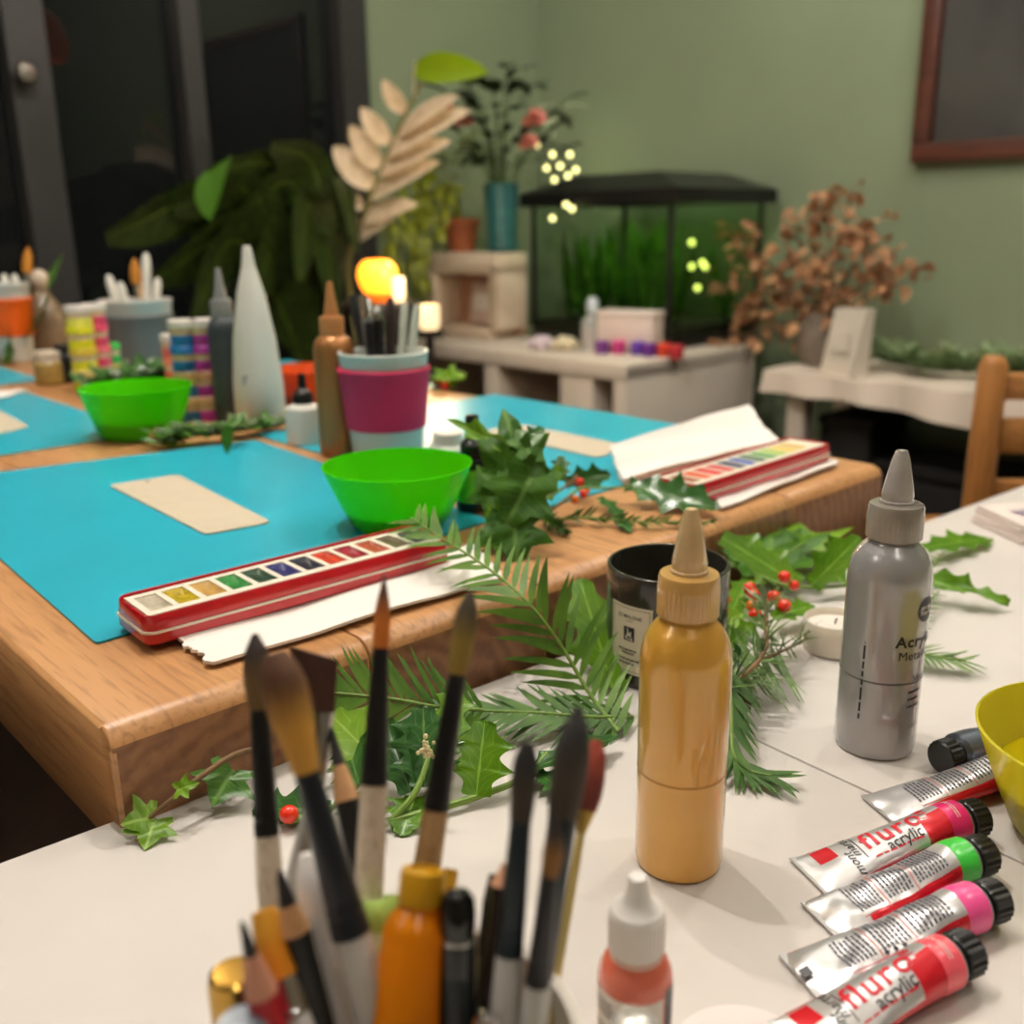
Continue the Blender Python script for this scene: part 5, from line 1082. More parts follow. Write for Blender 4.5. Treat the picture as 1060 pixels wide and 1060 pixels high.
# flat brush
b, t_, base = line3((322, 676), (300, 985), .012); tf = thing('paintbrush', 'flat wide brush with square dark brown hair on a silver ferrule', 'paintbrush', base, 0, 'brushes in the white pot')
d_ = (t_ - EYE).dot(_F)
def dp(x, y, k=0): return deep(x, y, d_ + k) - base
mb = MB(); A_, B_, C_, D_ = dp(298, 668), dp(350, 684), dp(346, 738), dp(326, 738); tk = _F * .0022
vs = []; fs = []; us = []; n = 12
for i in range(n + 1):
    for j in range(n + 1):
        a, b_ = i / n, j / n; p = (D_ * (1 - a) + C_ * a) * (1 - b_) + (A_ * (1 - a) + B_ * a) * b_
        vs.append(p - tk * math.sin(PI * min(max(a, .05), .95)) * (1 - .5 * b_)); us.append((b_, a))
m_ = len(vs)
for i in range(n + 1):
    for j in range(n + 1): a, b_ = i / n, j / n; p = (D_ * (1 - a) + C_ * a) * (1 - b_) + (A_ * (1 - a) + B_ * a) * b_; vs.append(p + tk * math.sin(PI * min(max(a, .05), .95)) * (1 - .5 * b_)); us.append((b_, a))
for i in range(n):
    for j in range(n): k_ = i * (n + 1) + j; fs += [[k_, k_ + 1, k_ + n + 2, k_ + n + 1], [m_ + k_, m_ + k_ + n + 1, m_ + k_ + n + 2, m_ + k_ + 1]]
for i in range(n):
    for u0, u1 in ((i * (n + 1), (i + 1) * (n + 1)), (i * (n + 1) + n, (i + 1) * (n + 1) + n), (i, i + 1), (n * (n + 1) + i, n * (n + 1) + i + 1)): fs.append([u0, u1, m_ + u1, m_ + u0])
mb.add(vs, fs, 0, us); mb.build('bristles', H_fl, tf)
f0, f1, f2 = dp(337, 736), dp(331, 800), dp(308, 900)
MB().tube([f0, f0.lerp(f1, .3), f1], [.0028, .0024, .0022], 16).build('ferrule', M_sil, tf); MB().tube([f1, f2, V((0, 0, 0))], [.0021, .003, .0022], 16).build('handle', M_gw, tf)
# pencils
def pencil(label, tip, lead_end, wood_end, low, w, bodym, dt=0, name='pencil', leadm=None, woodm=None):
    b, t_, base = line3(tip, low, dt); t = thing(name, label, 'pencil', base, 0, 'pencils in the white pot'); o = base
    def onl(y): best = min(range(0, 801), key=lambda i: abs(scr(t_.lerp(base, i / 800))[1] - y)); return t_.lerp(base, best / 800)
    l, e = onl(lead_end), onl(wood_end); r = w / 2 * ((e - EYE).dot(_F)) / FPX; f = (l - t_).length / (e - t_).length
    MB().tube([t_ - o, t_.lerp(l, .12) - o, l - o], [r * f * .2, r * f * .42, r * f], 16).build('lead', leadm or mat('black_lead', (40, 36, 36), rough=.5), t)
    MB().tube([l - o, e - o], [r * f, r], 16).build('sharpened_wood', woodm or mat('pencil_wood', (206, 156, 108), rough=.6, var=.1, vscale=200), t)
    MB().tube([e - o, (e - o) * .5, V((0, 0, 0))], [r * 1.01, r * 1.01, r * 1.0], 8).build('barrel', bodym, t, angle=25)
    return t
pencil('dark pencil sharpened to a long cone, just behind the big golden brush', (342, 752), 792, 828, (394, 985), 27, M_blk, .012)
pencil('black pencil with a dark point in front of the white round-ended handle', (289, 901), 936, 964, (330, 1062), 33, mat('black_lacquer', (24, 28, 28), rough=.22), -.004)
t_p = pencil('pencil with a pink wood point and red and black barrel, lowest at the left', (250, 954), 987, 1026, (292, 1100), 34, mat('red_lacquer', (176, 22, 36), rough=.3), -.012, woodm=mat('pink_wood', (208, 146, 118), rough=.6))
pencil('dark brown cosmetic pencil between the black marker and the teal brushes', (521, 893), 900, 916, (505, 1075), 24, mat('brown_lacquer', (42, 28, 22), rough=.25), .004, leadm=mat('peach_tip', (206, 150, 116), rough=.5), woodm=mat('peach_tip', (206, 150, 116)))
# white handle with a rounded end, black marker, orange bottle, tube caps, gold cap
b, t_, base = line3((316, 884), (352, 1040), .0)
stick('paintbrush', 'white plastic handle with a rounded end between the pencil and the big brush', 'paintbrush', base, t_, [('handle', 0, .8, .0030, .0036, mat('white_gloss', (240, 234, 230), rough=.2)), ('rounded_end', .78, 1, .0046, (.8, 1, 1.05, 1.0, .8, .35), mat('white_gloss', (228, 220, 214)))], 'brushes in the white pot', 18)
b, t_, base = line3((474, 920), (472, 1075), .0); d = t_ - base; Ld = d.length
mk = thing('marker_pen', 'black marker with a glossy domed cap and silver ring at the front of the pot', 'pen', base); r = .0047
MB().lathe([(0, 0), (r, .001), (r, Ld - .021), (0, Ld - .021)], 32, 0, axis=d).build('barrel', mat('teal_black', (20, 30, 32), rough=.25), mk)
MB().lathe([(r * .8, Ld - .0135), (r, Ld - .013), (r, Ld - .0122), (r * .8, Ld - .0118)], 32, 0, axis=d).build('silver_ring', M_sil, mk)
MB().lathe([(0, Ld - .0212), (r * .99, Ld - .021), (r, Ld - .0135), (r * .9, Ld - .013), (r * .9, Ld - .012), (r * .98, Ld - .0095), (r * 1.0, Ld - .006), (r * .9, Ld - .0025), (r * .6, Ld - .0006), (0, Ld)], 32, 0, axis=d).build('domed_cap', mat('black_gloss', (14, 14, 15), rough=.08, spec=.7), mk)
b, t_, base = line3((439, 897), (418, 1075), .004); d = t_ - base; Ld = d.length; k = ((t_ - EYE).dot(_F)) / FPX
ob = thing('ink_tube', 'translucent orange bottle with a yellow screw cap in the middle of the pot', 'bottle', base); r = 24 * k
MB().lathe([(0, 0), (r * 1.5, .001), (r * 1.62, Ld * .25), (r * 1.55, Ld * .5), (r * 1.45, Ld - 62 * k), (r * 1.2, Ld - 50 * k), (r * .92, Ld - 42 * k), (r * .85, Ld - 36 * k), (0, Ld - 36 * k)], 40, 0, axis=d).build('bottle_body', mat('orange_liquid', (232, 140, 12), rough=.2, spec=.6, transl=.35), ob)
MB().lathe([(r * .9, Ld - 38 * k), (r * .98, Ld - 36 * k), (r * .98, Ld - 6 * k), (r * .92, Ld - 3 * k), (r * .66, Ld - 2 * k), (r * .62, Ld - 6 * k), (r * .3, Ld - 5 * k), (0, Ld - 3 * k)], 40, 0, axis=d).build('screw_cap', mat('mustard_cap', (186, 136, 16), rough=.35), ob)
b, t_, base = line3((467, 900), (446, 1010), .012); stick('paint_stick', 'thin mustard stick showing just right of the yellow screw cap', 'stick', base, t_, [('shaft', 0, .85, .0022, .0022, mat('mustard_cap', (186, 136, 16))), ('stub_end', .85, 1, .0027, (1, 1, 1, .8), mat('mustard_cap', (186, 136, 16)))], 'brushes in the white pot')
b, t_, base = line3((384, 930), (392, 1020), .006); d = t_ - base; Ld = d.length; k = ((t_ - EYE).dot(_F)) / FPX
gt = thing('green_tube', 'pale green capped tube behind the orange bottle in the pot', 'tube', base); r = 29 * k
MB().lathe([(0, 0), (r * .8, .001), (r * .8, Ld - 30 * k), (0, Ld - 30 * k)], 32, 0, axis=d).build('tube_body', mat('pale_green_body', (190, 204, 150), rough=.4), gt)
MB().lathe([(r * .82, Ld - 32 * k), (r, Ld - 22 * k), (r, Ld - 3 * k), (r * .93, Ld), (r * .74, Ld - 1 * k), (r * .70, Ld - 7 * k), (r * .3, Ld - 5 * k), (0, Ld - 4 * k)], 40, 0, axis=d).build('green_cap', mat('pale_green_cap', (168, 196, 96), rough=.35), gt)
b, t_, base = line3((505, 1046), (500, 1110), .0); d = t_ - base; Ld = d.length
sc_ = thing('marker_pen', 'pen with a chrome domed end at the bottom edge, right of the black marker', 'pen', base); r = .0036
MB().lathe([(0, 0), (r * .9, .001), (r * .9, Ld - .008), (0, Ld - .008)], 28, 0, axis=d).build('barrel', mat('teal_black', (20, 30, 32)), sc_); MB().lathe([(r, Ld - .0085), (r * 1.05, Ld - .004), (r * .8, Ld - .001), (0, Ld)], 28, 0, axis=d).build('chrome_end', mat('chrome', (220, 215, 215), rough=.08, metal=1), sc_)
b, t_, base = line3((514, 905), (503, 1040), .008); stick('pen', 'slim black pen behind the black marker', 'pen', base, t_, [('barrel', 0, .8, .003, .003, M_blk), ('cap', .8, 1, .0034, (1, 1, .95, .6), M_blk)], 'pens in the white pot')
# gold-capped bottle standing left of the pot
tipg = deep(242, 1004, .262)
gb = thing('gold_capped_bottle', 'small bottle with a rounded gold cap at the bottom left of the brush pot', 'bottle', (tipg.x, tipg.y, TW)); Hh = tipg.z - TW; r = .0072
MB().lathe([(0, 0), (r * 1.25, .001), (r * 1.3, .004), (r * 1.3, Hh - .034), (r * .9, Hh - .029), (0, Hh - .029)], 36).build('bottle_body', mat('olive_glass', (96, 84, 46), rough=.15), gb)
MB().lathe([(r * .92, Hh - .03), (r, Hh - .029), (r, Hh - .0045), (r * .97, Hh - .0030), (r * .97, Hh - .0026), (r * .92, Hh - .0012), (r * .75, Hh - .0002), (0, Hh)], 40).build('gold_cap', mat('gold_metal', (190, 150, 70), rough=.22, metal=.85), gb)
q = deep(250, 1070, .232); gc = thing('grey_capped_bottle', 'bottle with a grey-blue cap in front of the gold-capped one', 'bottle', (q.x, q.y, TW)); Hh = q.z - TW + .004; r = .0062
MB().lathe([(0, 0), (r * 1.2, .001), (r * 1.2, Hh - .024), (r * .9, Hh - .02), (0, Hh - .02)], 32).build('bottle_body', mat('slate_body', (80, 88, 100), rough=.3), gc); MB().lathe([(r * .95, Hh - .021), (r, Hh - .02), (r, Hh - .002), (r * .8, Hh - .0002), (0, Hh)], 36).build('cap', mat('slate_cap', (150, 160, 172), rough=.25, metal=.4), gc)
# the clear cap: a dome low in front of the coral bottle
tc_ = bpy.data.objects['clear_cap']; q = deep(657, 1052, .245); tc_.location = (q.x, q.y, TW); Hh = q.z - TW; r = .0062
MB().lathe([(0, 0), (r * .92, 0), (r * .92, Hh - .014), (0, Hh - .014)], 32).build('bottle_neck', mat('clear_neck', (196, 186, 176), rough=.2), tc_)
MB().lathe([(r, Hh - .0145), (r, Hh - .004), (r * .9, Hh - .0018), (r * .6, Hh - .0004), (0, Hh)], 40).build('dome', mat('clear_dome', (220, 216, 212), rough=.12, metal=.5), tc_)
tag(tc_, 'clear silvery domed cap just in front of the coral paint bottle', 'cap')
# ================================================================== GREENERY
M_yew = leafmat('yew_needle', (96, 134, 38), (60, 100, 24), rough=.5, transl=.2)
M_yew2 = leafmat('yew_needle_dark', (76, 114, 36), (46, 82, 24), rough=.5, transl=.2)
M_spr = leafmat('spruce_needle', (112, 140, 76), (72, 102, 50), rough=.4, transl=.15)
M_hol = leafmat('holly_leaf', (102, 146, 22), (72, 118, 14), rough=.3, vein=(140, 184, 66), transl=.35, nvein=7)
M_hol2 = leafmat('holly_leaf_dark', (56, 102, 42), (34, 72, 30), rough=.2, vein=(96, 126, 66), transl=.1, nvein=6)
M_ivy = leafmat('ivy_leaf', (78, 124, 32), (48, 92, 22), rough=.35, vein=(104, 144, 66), transl=.25, nvein=5)
M_ivl = leafmat('ivy_leaf_light', (128, 168, 38), (96, 140, 26), rough=.35, vein=(156, 190, 84), transl=.35, nvein=5)
M_stg = mat('stem_green', (108, 138, 52), rough=.5); M_stb = mat('stem_brown', (122, 92, 58), rough=.7, var=.3, vscale=150)
M_ber = mat('red_berry', (228, 48, 16), rough=.18, spec=.6, coat=.4); M_beo = mat('orange_berry', (230, 112, 16), rough=.2, spec=.6, coat=.4); M_bed = mat('berry_tip', (40, 26, 18), rough=.7)

def plant(name, label, anchor, cat='greenery', group=None):
    return thing(name, label, cat, anchor, 0, group)
def rel(o, p): return V(p) - V(o.location)
def stem(o, pts, r0, r1=None, m=M_stb, name='stem', n=16):
    p = spline([rel(o, q) for q in pts], n); r1 = r1 or r0 * .6
    MB().tube(p, [r0 + (r1 - r0) * i / (n - 1) for i in range(n)], 8).build(name, m, o); return p
def leaf(o, a, b, w, kind='holly', m=M_hol, up=(0, 0, 1), name='leaf', seed=0, **k):
    mb = MB()
    if kind == 'ivy': ivy(mb, rel(o, a), rel(o, b), w, up, seed=seed, **k)
    else: blade(mb, rel(o, a), rel(o, b), w, up, kind, rows=k.pop('rows', 36 if kind == 'holly' else 24), seed=seed, **k)
    return mb.build(name, m, o, angle=0)
def berry(o, p, r=.0036, m=M_ber):
    d = (EYE - V(p)).normalized(); d = V((d.x * .4 + .2, d.y * .4, d.z + .3)).normalized(); c = rel(o, p)
    b = MB().ball(c, r, n=18, sq=(1, 1, .96)).build('berry', m, o)
    return b
def W(x, y, h=0, base=TW): return at(x, y, base + h)

# ---- long yew sprig arching from the white table up over the oak table's edge
p0 = W(640, 757, .004); y1 = plant('yew_sprig', 'long yew sprig arching up over the oak edge between brushes and candle jar', p0)
path = [p0, at(610, 718, TW + .016), at(580, 667, TW + .040), at(545, 622, TW + .064), at(505, 588, TW + .072), at(462, 560, TW + .078), at(425, 536, TW + .084)]
stem(y1, path, .0013, .0006, M_stg)
mb = MB(); needles(mb, [rel(y1, q) for q in path], 27, .040, .0022, up=(-.15, -.55, .85), ang=58, taper=.35, seed=3, base=.7, jit=.10); mb.build('needles', M_yew, y1)
p0 = W(655, 742, .006); y2 = plant('yew_sprig', 'dark yew sprig lying flat on the white table, pointing left from the gold bottle', p0)
path = [p0, W(610, 742, .010), W(560, 738, .012), W(505, 736, .014), W(470, 735, .016)]
stem(y2, path, .0012, .0006, M_stg); mb = MB(); needles(mb, [rel(y2, q) for q in path], 22, .034, .0019, up=(0, -.3, 1), ang=50, taper=.3, seed=5, base=.6, floor=TW - p0.z + .001); mb.build('needles', M_yew2, y2)
p0 = W(500, 735, .02); y3 = plant('yew_sprig', 'bright yew frond leaning on the oak end grain behind the black-ferruled brushes', p0)
path = [p0, at(455, 732, TW + .026), at(410, 724, TW + .030), at(365, 719, TW + .032), at(325, 715, TW + .034)]
stem(y3, path, .0011, .0006, M_stg); mb = MB(); needles(mb, [rel(y3, q) for q in path], 22, .036, .0015, up=(0, -.75, .6), ang=62, taper=.3, seed=8, base=.75, jit=.04); mb.build('needles', M_yew, y3)
p0 = W(752, 690, .03); y4 = plant('yew_sprig', 'yew sprig hanging down beside the gold bottle with its tip curling to the right', p0)
path = [p0, W(757, 730, .022), W(758, 775, .012), W(770, 795, .006), W(798, 803, .006)]
stem(y4, path, .0012, .0006, M_stg); mb = MB(); needles(mb, [rel(y4, q) for q in path], 22, .026, .0019, up=(.2, -.3, 1), ang=40, taper=.2, seed=12, base=.9, floor=TW - p0.z + .001); mb.build('needles', M_yew2, y4)
p0 = W(940, 690, .004); y5 = plant('yew_sprig', 'small yew sprig lying right of the silver bottle, nearest the paint tubes', p0)
path = [W(925, 675, .004), W(950, 676, .008), W(975, 681, .009), W(1000, 684, .008)]
stem(y5, path, .0009, .0005, M_stg); mb = MB(); needles(mb, [rel(y5, q) for q in path], 12, .020, .0013, up=(0, -.2, 1), ang=55, taper=.1, seed=4, base=.9, floor=TW - p0.z + .001); mb.build('needles', M_spr, y5)
p0 = W(952, 618, .008); y6 = plant('yew_sprig', 'thin feathery green sprig between the two holly leaves right of the silver bottle', p0)
path = [W(935, 640, .004), W(952, 610, .012), W(970, 580, .012), W(985, 565, .008)]
stem(y6, path, .0009, .0005, M_stg); mb = MB(); needles(mb, [rel(y6, q) for q in path], 12, .018, .0012, up=(0, -.2, 1), ang=60, taper=.1, seed=6, base=.9, floor=TW - p0.z + .001); mb.build('needles', M_spr, y6)
p0 = W(948, 660, .004); y7 = plant('yew_sprig', 'thin green sprig below the near holly leaf, against the silver bottle', p0)
path = [W(935, 652, .004), W(948, 640, .010), W(960, 625, .012), W(972, 612, .012)]
stem(y7, path, .0008, .0005, M_stg); mb = MB(); needles(mb, [rel(y7, q) for q in path], 9, .015, .0011, up=(0, -.2, 1), ang=60, taper=.1, seed=16, base=.9, floor=TW - p0.z + .001); mb.build('needles', M_spr, y7)

# ---- spruce twig with woody stem right of the gold bottle
p0 = W(736, 722, .018); sp = plant('spruce_twig', 'woody spruce twig with long loose needles between the gold and silver bottles', p0)
pa_ = [p0, W(757, 708, .022), W(780, 690, .024), W(793, 668, .026), W(793, 640, .032), W(793, 622, .036)]
stem(sp, pa_, .0022, .0012, M_stb); pb_2 = [W(785, 684, .024), W(805, 676, .018), W(830, 664, .012), W(845, 655, .008)]
stem(sp, pb_2, .0011, .0006, M_stb, 'side_stem')
mb = MB(); needles(mb, [rel(sp, q) for q in pa_], 36, .025, .0012, ang=60, taper=.1, seed=2, round_=True, base=.9, floor=TW - p0.z + .001, curl=.5); needles(mb, [rel(sp, q) for q in pb_2], 16, .020, .0010, ang=55, taper=.2, seed=7, round_=True, base=.9, floor=TW - p0.z + .001, curl=.4)
rnd = random.Random(21)
for i in range(16):
    a = W(755 + i * 3.2, 708 - i * 2.6, .02); b = W(770 + i * 4.4 + rnd.uniform(-6, 6), 745 - i * 2.0 + rnd.uniform(-6, 26), .003); blade(mb, rel(sp, a), rel(sp, b), .0012, (0, 0, 1), 'needle', fold=0, curl=-.12, rows=6)
mb.build('needles', M_spr, sp)
q = W(769, 727, .012); mb = MB(); o_ = rel(sp, q)
for i in range(26):
    a = i * 2.4; f = i / 25; rr = .0042 * math.sin(PI * (.12 + .8 * f)) ; z = -.005 + .010 * f
    mb.ball(o_ + V((rr * math.cos(a), rr * math.sin(a), z)), .0017, n=8, sq=(1, 1, .6))
mb.ball(o_, .0036, n=10, sq=(1, 1, 1.3)); mb.build('cone', mat('larch_cone', (112, 76, 58), rough=.7, var=.4, vscale=300), sp)

# ---- holly sprigs on the white table
h1 = plant('holly_sprig', 'bright green holly sprig lying on the white table just left of the black-haired brushes', W(495, 822, .003))
stem(h1, [W(405, 850, .003), W(450, 838, .004), W(495, 824, .005), W(540, 806, .006), W(566, 780, .010)], .0021, .0014, M_stg)
leaf(h1, W(493, 824, .006), at(502, 744, TW + .034), .0185, up=(.0, -.75, .62), teeth=3, fold=.12, curl=.02, seed=1)
leaf(h1, W(545, 800, .008), W(640, 752, .014), .011, m=M_hol2, seed=2, teeth=4)
leaf(h1, W(555, 800, .006), W(598, 825, .004), .011, m=M_hol2, seed=9)
h2 = plant('holly_sprig', 'dark glossy holly sprig with a cream flower cluster behind the slim brushes', W(440, 800, .006))
stem(h2, [W(405, 850, .003), W(430, 820, .012), W(445, 780, .022), W(455, 745, .03)], .0018, .0012, M_stg)
leaf(h2, W(440, 815, .012), at(438, 728, TW + .04), .020, m=M_hol2, up=(.1, -.8, .55), teeth=4, fold=.15, curl=.06, seed=3)
leaf(h2, W(425, 820, .010), at(395, 742, TW + .034), .014, m=M_hol2, up=(-.3, -.7, .6), teeth=3, seed=4)
leaf(h2, W(430, 825, .006), W(415, 862, .003), .014, m=M_hol, seed=5, up=(0, -.4, 1))
leaf(h2, W(450, 800, .014), at(478, 700, TW + .036), .013, m=M_hol, up=(.2, -.7, .6), seed=6)
fcl = rel(h2, at(441, 779, TW + .036)); mb = MB(); rnd = random.Random(5)
for i in range(22): mb.ball(fcl + V((rnd.gauss(0, .0016), rnd.gauss(0, .0014), rnd.gauss(0, .0028))), rnd.uniform(.0008, .0013), n=8)
mb.build('flower_cluster', mat('cream_bud', (222, 206, 160), rough=.6), h2)
h3 = plant('holly_sprig', 'light green holly sprig with a red berry under the flat brush', W(345, 830, .004))
stem(h3, [W(300, 850, .004), W(345, 835, .008), W(380, 800, .018), W(400, 760, .026)], .0017, .001, M_stg)
leaf(h3, W(392, 790, .018), at(338, 734, TW + .032), .020, m=M_ivl, up=(-.1, -.6, .8), kind='holly', teeth=3, seed=7, fold=.1)
leaf(h3, W(345, 838, .006), W(258, 833, .004), .013, m=M_hol2, seed=8, up=(0, -.3, 1))
leaf(h3, W(372, 812, .016), at(356, 762, TW + .022), .015, m=M_hol2, seed=18, up=(-.2, -.6, .6))
leaf(h3, W(380, 820, .010), W(375, 870, .004), .014, m=M_hol, seed=19, up=(0, -.3, 1))
berry(h3, W(299, 843, .007), .0045)
h4 = plant('holly_leaf', 'single broad green holly leaf standing between the yew sprig and the candle jar', W(632, 700, .004))
leaf(h4, W(634, 712, .004), at(600, 596, TW + .052), .0235, up=(.25, -.85, .45), kind='holly', teeth=3, fold=.06, curl=.02, seed=11)
h5 = plant('holly_sprig', 'holly sprig with broad leaves and red berries right of the candle jar', W(815, 612, .01))
stem(h5, [W(880, 606, .006), W(845, 608, .010), W(810, 605, .014), W(775, 590, .018), W(752, 578, .02)], .0014, .0009, M_stg)
leaf(h5, at(828, 606, TW + .012), at(742, 552, TW + .040), .0215, up=(.15, -.8, .6), teeth=3, fold=.08, curl=.02, seed=13)
leaf(h5, at(840, 606, TW + .012), at(893, 553, TW + .044), .019, up=(-.1, -.85, .5), teeth=3, fold=.12, seed=14)
leaf(h5, W(800, 640, .012), at(845, 622, TW + .014), .013, m=M_hol, seed=15, up=(0, -.4, .9), kind='holly')
leaf(h5, W(775, 600, .014), at(752, 640, TW + .018), .014, m=M_hol, seed=22, up=(0, -.5, .8))
for x, y, h in ((812, 597, .024), (822, 606, .018), (776, 609, .022), (780, 616, .020), (801, 618, .022), (782, 637, .020), (812, 627, .018)): berry(h5, at(x, y, TW + h), .0047 if (x, y) != (822, 606) else .0040)
berry(h5, at(779, 627, TW + .021), .0044, M_beo); berry(h5, at(752, 621, TW + .022), .0032, M_beo)
for a, b in (((812, 597), (800, 606)), ((776, 611), (765, 618)), ((782, 637), (765, 620)), ((801, 618), (806, 607)), ((765, 620), (780, 604))): MB().tube([rel(h5, at(*a, TW + .02)), rel(h5, at(*b, TW + .016))], .0007, 6).build('berry_stalk', M_stg, h5)
h6 = plant('ivy_sprig', 'small fresh green ivy leaves standing behind the holly berries near the oak table', W(810, 575, .006))
stem(h6, [W(770, 600, .006), W(800, 585, .02), W(820, 570, .03), W(835, 560, .03)], .0012, .0008, M_stg)
for i, (a, b, w) in enumerate((((800, 585), (795, 545), .5), ((815, 575), (806, 532), .5), ((830, 570), (833, 545), .5), ((842, 572), (842, 549), .45), ((785, 592), (770, 562), .5))): leaf(h6, at(*a, TW + .018), at(*b, TW + .030), w, kind='ivy', m=(M_ivy, M_ivl)[i % 2], up=(.1 * i - .2, -.8, .5), seed=i)
h7 = plant('holly_leaf', 'spiny green holly leaf lying beyond the silver bottle, farthest of the right pair', W(990, 570, .006))
leaf(h7, at(957, 568, TW + .012), at(1032, 549, TW + .012), .0165, up=(.0, -.35, .95), teeth=4, fold=.1, seed=31)
h8 = plant('holly_leaf', 'spiny green holly leaf casting a long shadow right of the silver bottle', W(990, 610, .012))
leaf(h8, at(950, 596, TW + .018), at(1043, 628, TW + .004), .0125, up=(.3, -.5, .8), teeth=4, fold=.5, curl=-.06, seed=33, wave=.25)
# leafy filler right beside the gold bottle
h9 = plant('holly_sprig', 'dark leafy sprig half hidden behind the right side of the gold bottle', W(752, 668, .012))
stem(h9, [W(748, 700, .006), W(752, 670, .016), W(758, 640, .022)], .0012, .0008, M_stg)
for i, (a, b, m) in enumerate((((755, 690), (775, 668), M_hol2), ((752, 670), (786, 640), M_hol), ((750, 650), (768, 632), M_ivl), ((752, 660), (742, 615), M_hol2), ((755, 700), (768, 720), M_hol2))): leaf(h9, at(*a, TW + .014), at(*b, TW + .02), .009, m=m, seed=40 + i, up=(.2, -.6, .7), teeth=3)

# ---- ivy sprig at the oak table's corner
iv = plant('ivy_sprig', 'ivy sprig with three small leaves trailing on the white table below the oak corner', W(150, 872, .002))
def face(x, y, t=-.014):
    d = ray(x, y); return EYE + d * ((CORNER - EYE).dot(VD) + t) / d.dot(VD)
sp_ = [face(276, 774), face(243, 781, -.016), face(205, 806, -.018), face(180, 826, -.020), at(152, 850, TW + .006), at(142, 870, TW + .002)]
stem(iv, sp_, .0016, .0011, M_stb)
leaf(iv, at(160, 846, TW + .007), at(127, 852, TW + .010), .6, kind='ivy', m=M_ivl, up=(.2, -.6, .8), seed=1, fold=.1)
leaf(iv, at(160, 850, TW + .006), at(150, 877, TW + .002), .6, kind='ivy', m=M_ivl, up=(.1, -.7, .6), seed=2, fold=.1)
leaf(iv, face(183, 818, -.02), face(205, 810, -.026), .42, kind='ivy', m=M_ivl, up=(0, -.6, .8), seed=3)
leaf(iv, face(241, 797, -.018), face(220, 832, -.026), .62, kind='ivy', m=M_ivy, up=(.15, -.7, .7), seed=4, fold=.12)

# ---- greenery along the middle of the oak table
ic = plant('ivy_bunch', 'bunch of dark ivy leaves standing on the oak table right of the near green bowl', at(535, 575, WW + .004))
def O(x, y, h): return at(x, y, WW + h)
IB = (V(ic.location) - EYE).dot(_F)
def K(x, y, k=0): return deep(x, y, IB + .02 + k)
stem(ic, [K(592, 512, .06), K(562, 535, .03), K(540, 552, .01), K(538, 574, -.012)], .0012, .0008, M_stb)
stem(ic, [K(538, 574, -.012), K(540, 530, 0), K(532, 485, 0), K(524, 455, 0)], .0012, .0008, M_stg)
for i, (a, b, w, k0, k1, m, up) in enumerate((
        ((538, 492), (524, 422), .36, .0, .012, M_ivy, (.3, -.8, .4)), ((545, 500), (497, 462), .46, .01, .0, M_ivy, (-.1, -.9, .3)), ((548, 505), (558, 462), .44, .02, .03, M_ivy, (.3, -.8, .5)),
        ((542, 500), (500, 490), .5, .0, -.01, M_ivy, (-.1, -.85, .5)), ((552, 540), (528, 520), .45, .01, .0, M_ivy, (0, -.8, .6)), ((550, 494), (522, 548), .48, -.01, -.02, M_ivy, (.1, -.95, .2)),
        ((520, 520), (492, 482), .4, .02, .03, M_ivy, (-.3, -.8, .4)), ((532, 536), (536, 586), .52, -.012, -.025, M_ivy, (.2, -.9, .3)), ((520, 560), (500, 552), .5, .0, .0, M_ivy, (-.2, -.7, .7)),
        ((520, 540), (556, 556), .42, -.005, .0, M_ivy, (0, -.8, .5)), ((512, 536), (504, 522), .5, .0, .0, M_ivl, (0, -.7, .6)), ((562, 512), (566, 494), .5, .02, .03, M_ivl, (.2, -.8, .4)), ((512, 458), (464, 432), .16, .0, .0, M_ivl, (.2, -.8, .5)), ((535, 540), (487, 562), .5, -.005, .0, M_ivy, (0, -.5, .8)), ((548, 470), (536, 440), .42, .0, .01, M_ivy, (.3, -.8, .3)))):
    leaf(ic, K(*a, k0), K(*b, k1), w, kind='ivy', m=m, up=up, seed=i, fold=.12)
hc = plant('holly_sprig', 'holly sprig with orange red berries and a long glossy leaf at the oak table edge', O(620, 510, .004))
stem(hc, [O(545, 535, .014), O(575, 525, .014), O(600, 506, .016), O(630, 505, .014), O(655, 503, .016)], .0013, .0009, M_stg)
stem(hc, [O(525, 545, .006), O(560, 520, .012), O(590, 500, .018), O(600, 486, .022)], .0014, .001, M_stb, 'twig')
stem(hc, [K(520, 480, .03), K(560, 486, .05), O(595, 500, .018)], .0009, .0007, M_stb, 'twig')
leaf(hc, O(650, 503, .014), O(744, 522, .012), .0205, m=M_hol2, up=(.15, -.75, .65), teeth=4, fold=.25, curl=.08, seed=51, wave=.12)
leaf(hc, O(585, 500, .014), O(632, 490, .022), .0135, m=M_hol2, up=(0, -.8, .5), teeth=3, seed=52)
leaf(hc, K(580, 498, .06), K(581, 470, .07), .009, m=M_hol2, up=(.1, -.8, .5), teeth=3, seed=53)
leaf(hc, K(540, 468, .03), K(563, 440, .045), .010, m=M_hol2, up=(.1, -.8, .5), teeth=3, seed=54)
leaf(hc, O(640, 535, .006), O(652, 548, .004), .008, m=M_hol2, seed=55, teeth=3); leaf(hc, K(575, 498, .05), K(578, 480, .05), .007, m=M_ivl, seed=56, up=(0, -.8, .5))
leaf(hc, O(620, 515, .008), O(648, 535, .006), .008, m=M_hol2, seed=57, teeth=3); leaf(hc, K(548, 490, .04), K(574, 512, .05), .009, m=M_hol2, seed=58, teeth=3)
for x, y, h, m in ((600, 499, .018, M_ber), (604, 511, .013, M_ber), (595, 517, .011, M_beo), (606, 508, .010, M_beo)): berry(hc, O(x, y, h), .0037, m)
fc = plant('fir_sprig', 'dark fir sprig lying flat on the oak table behind the candle jar', O(640, 540, .003))
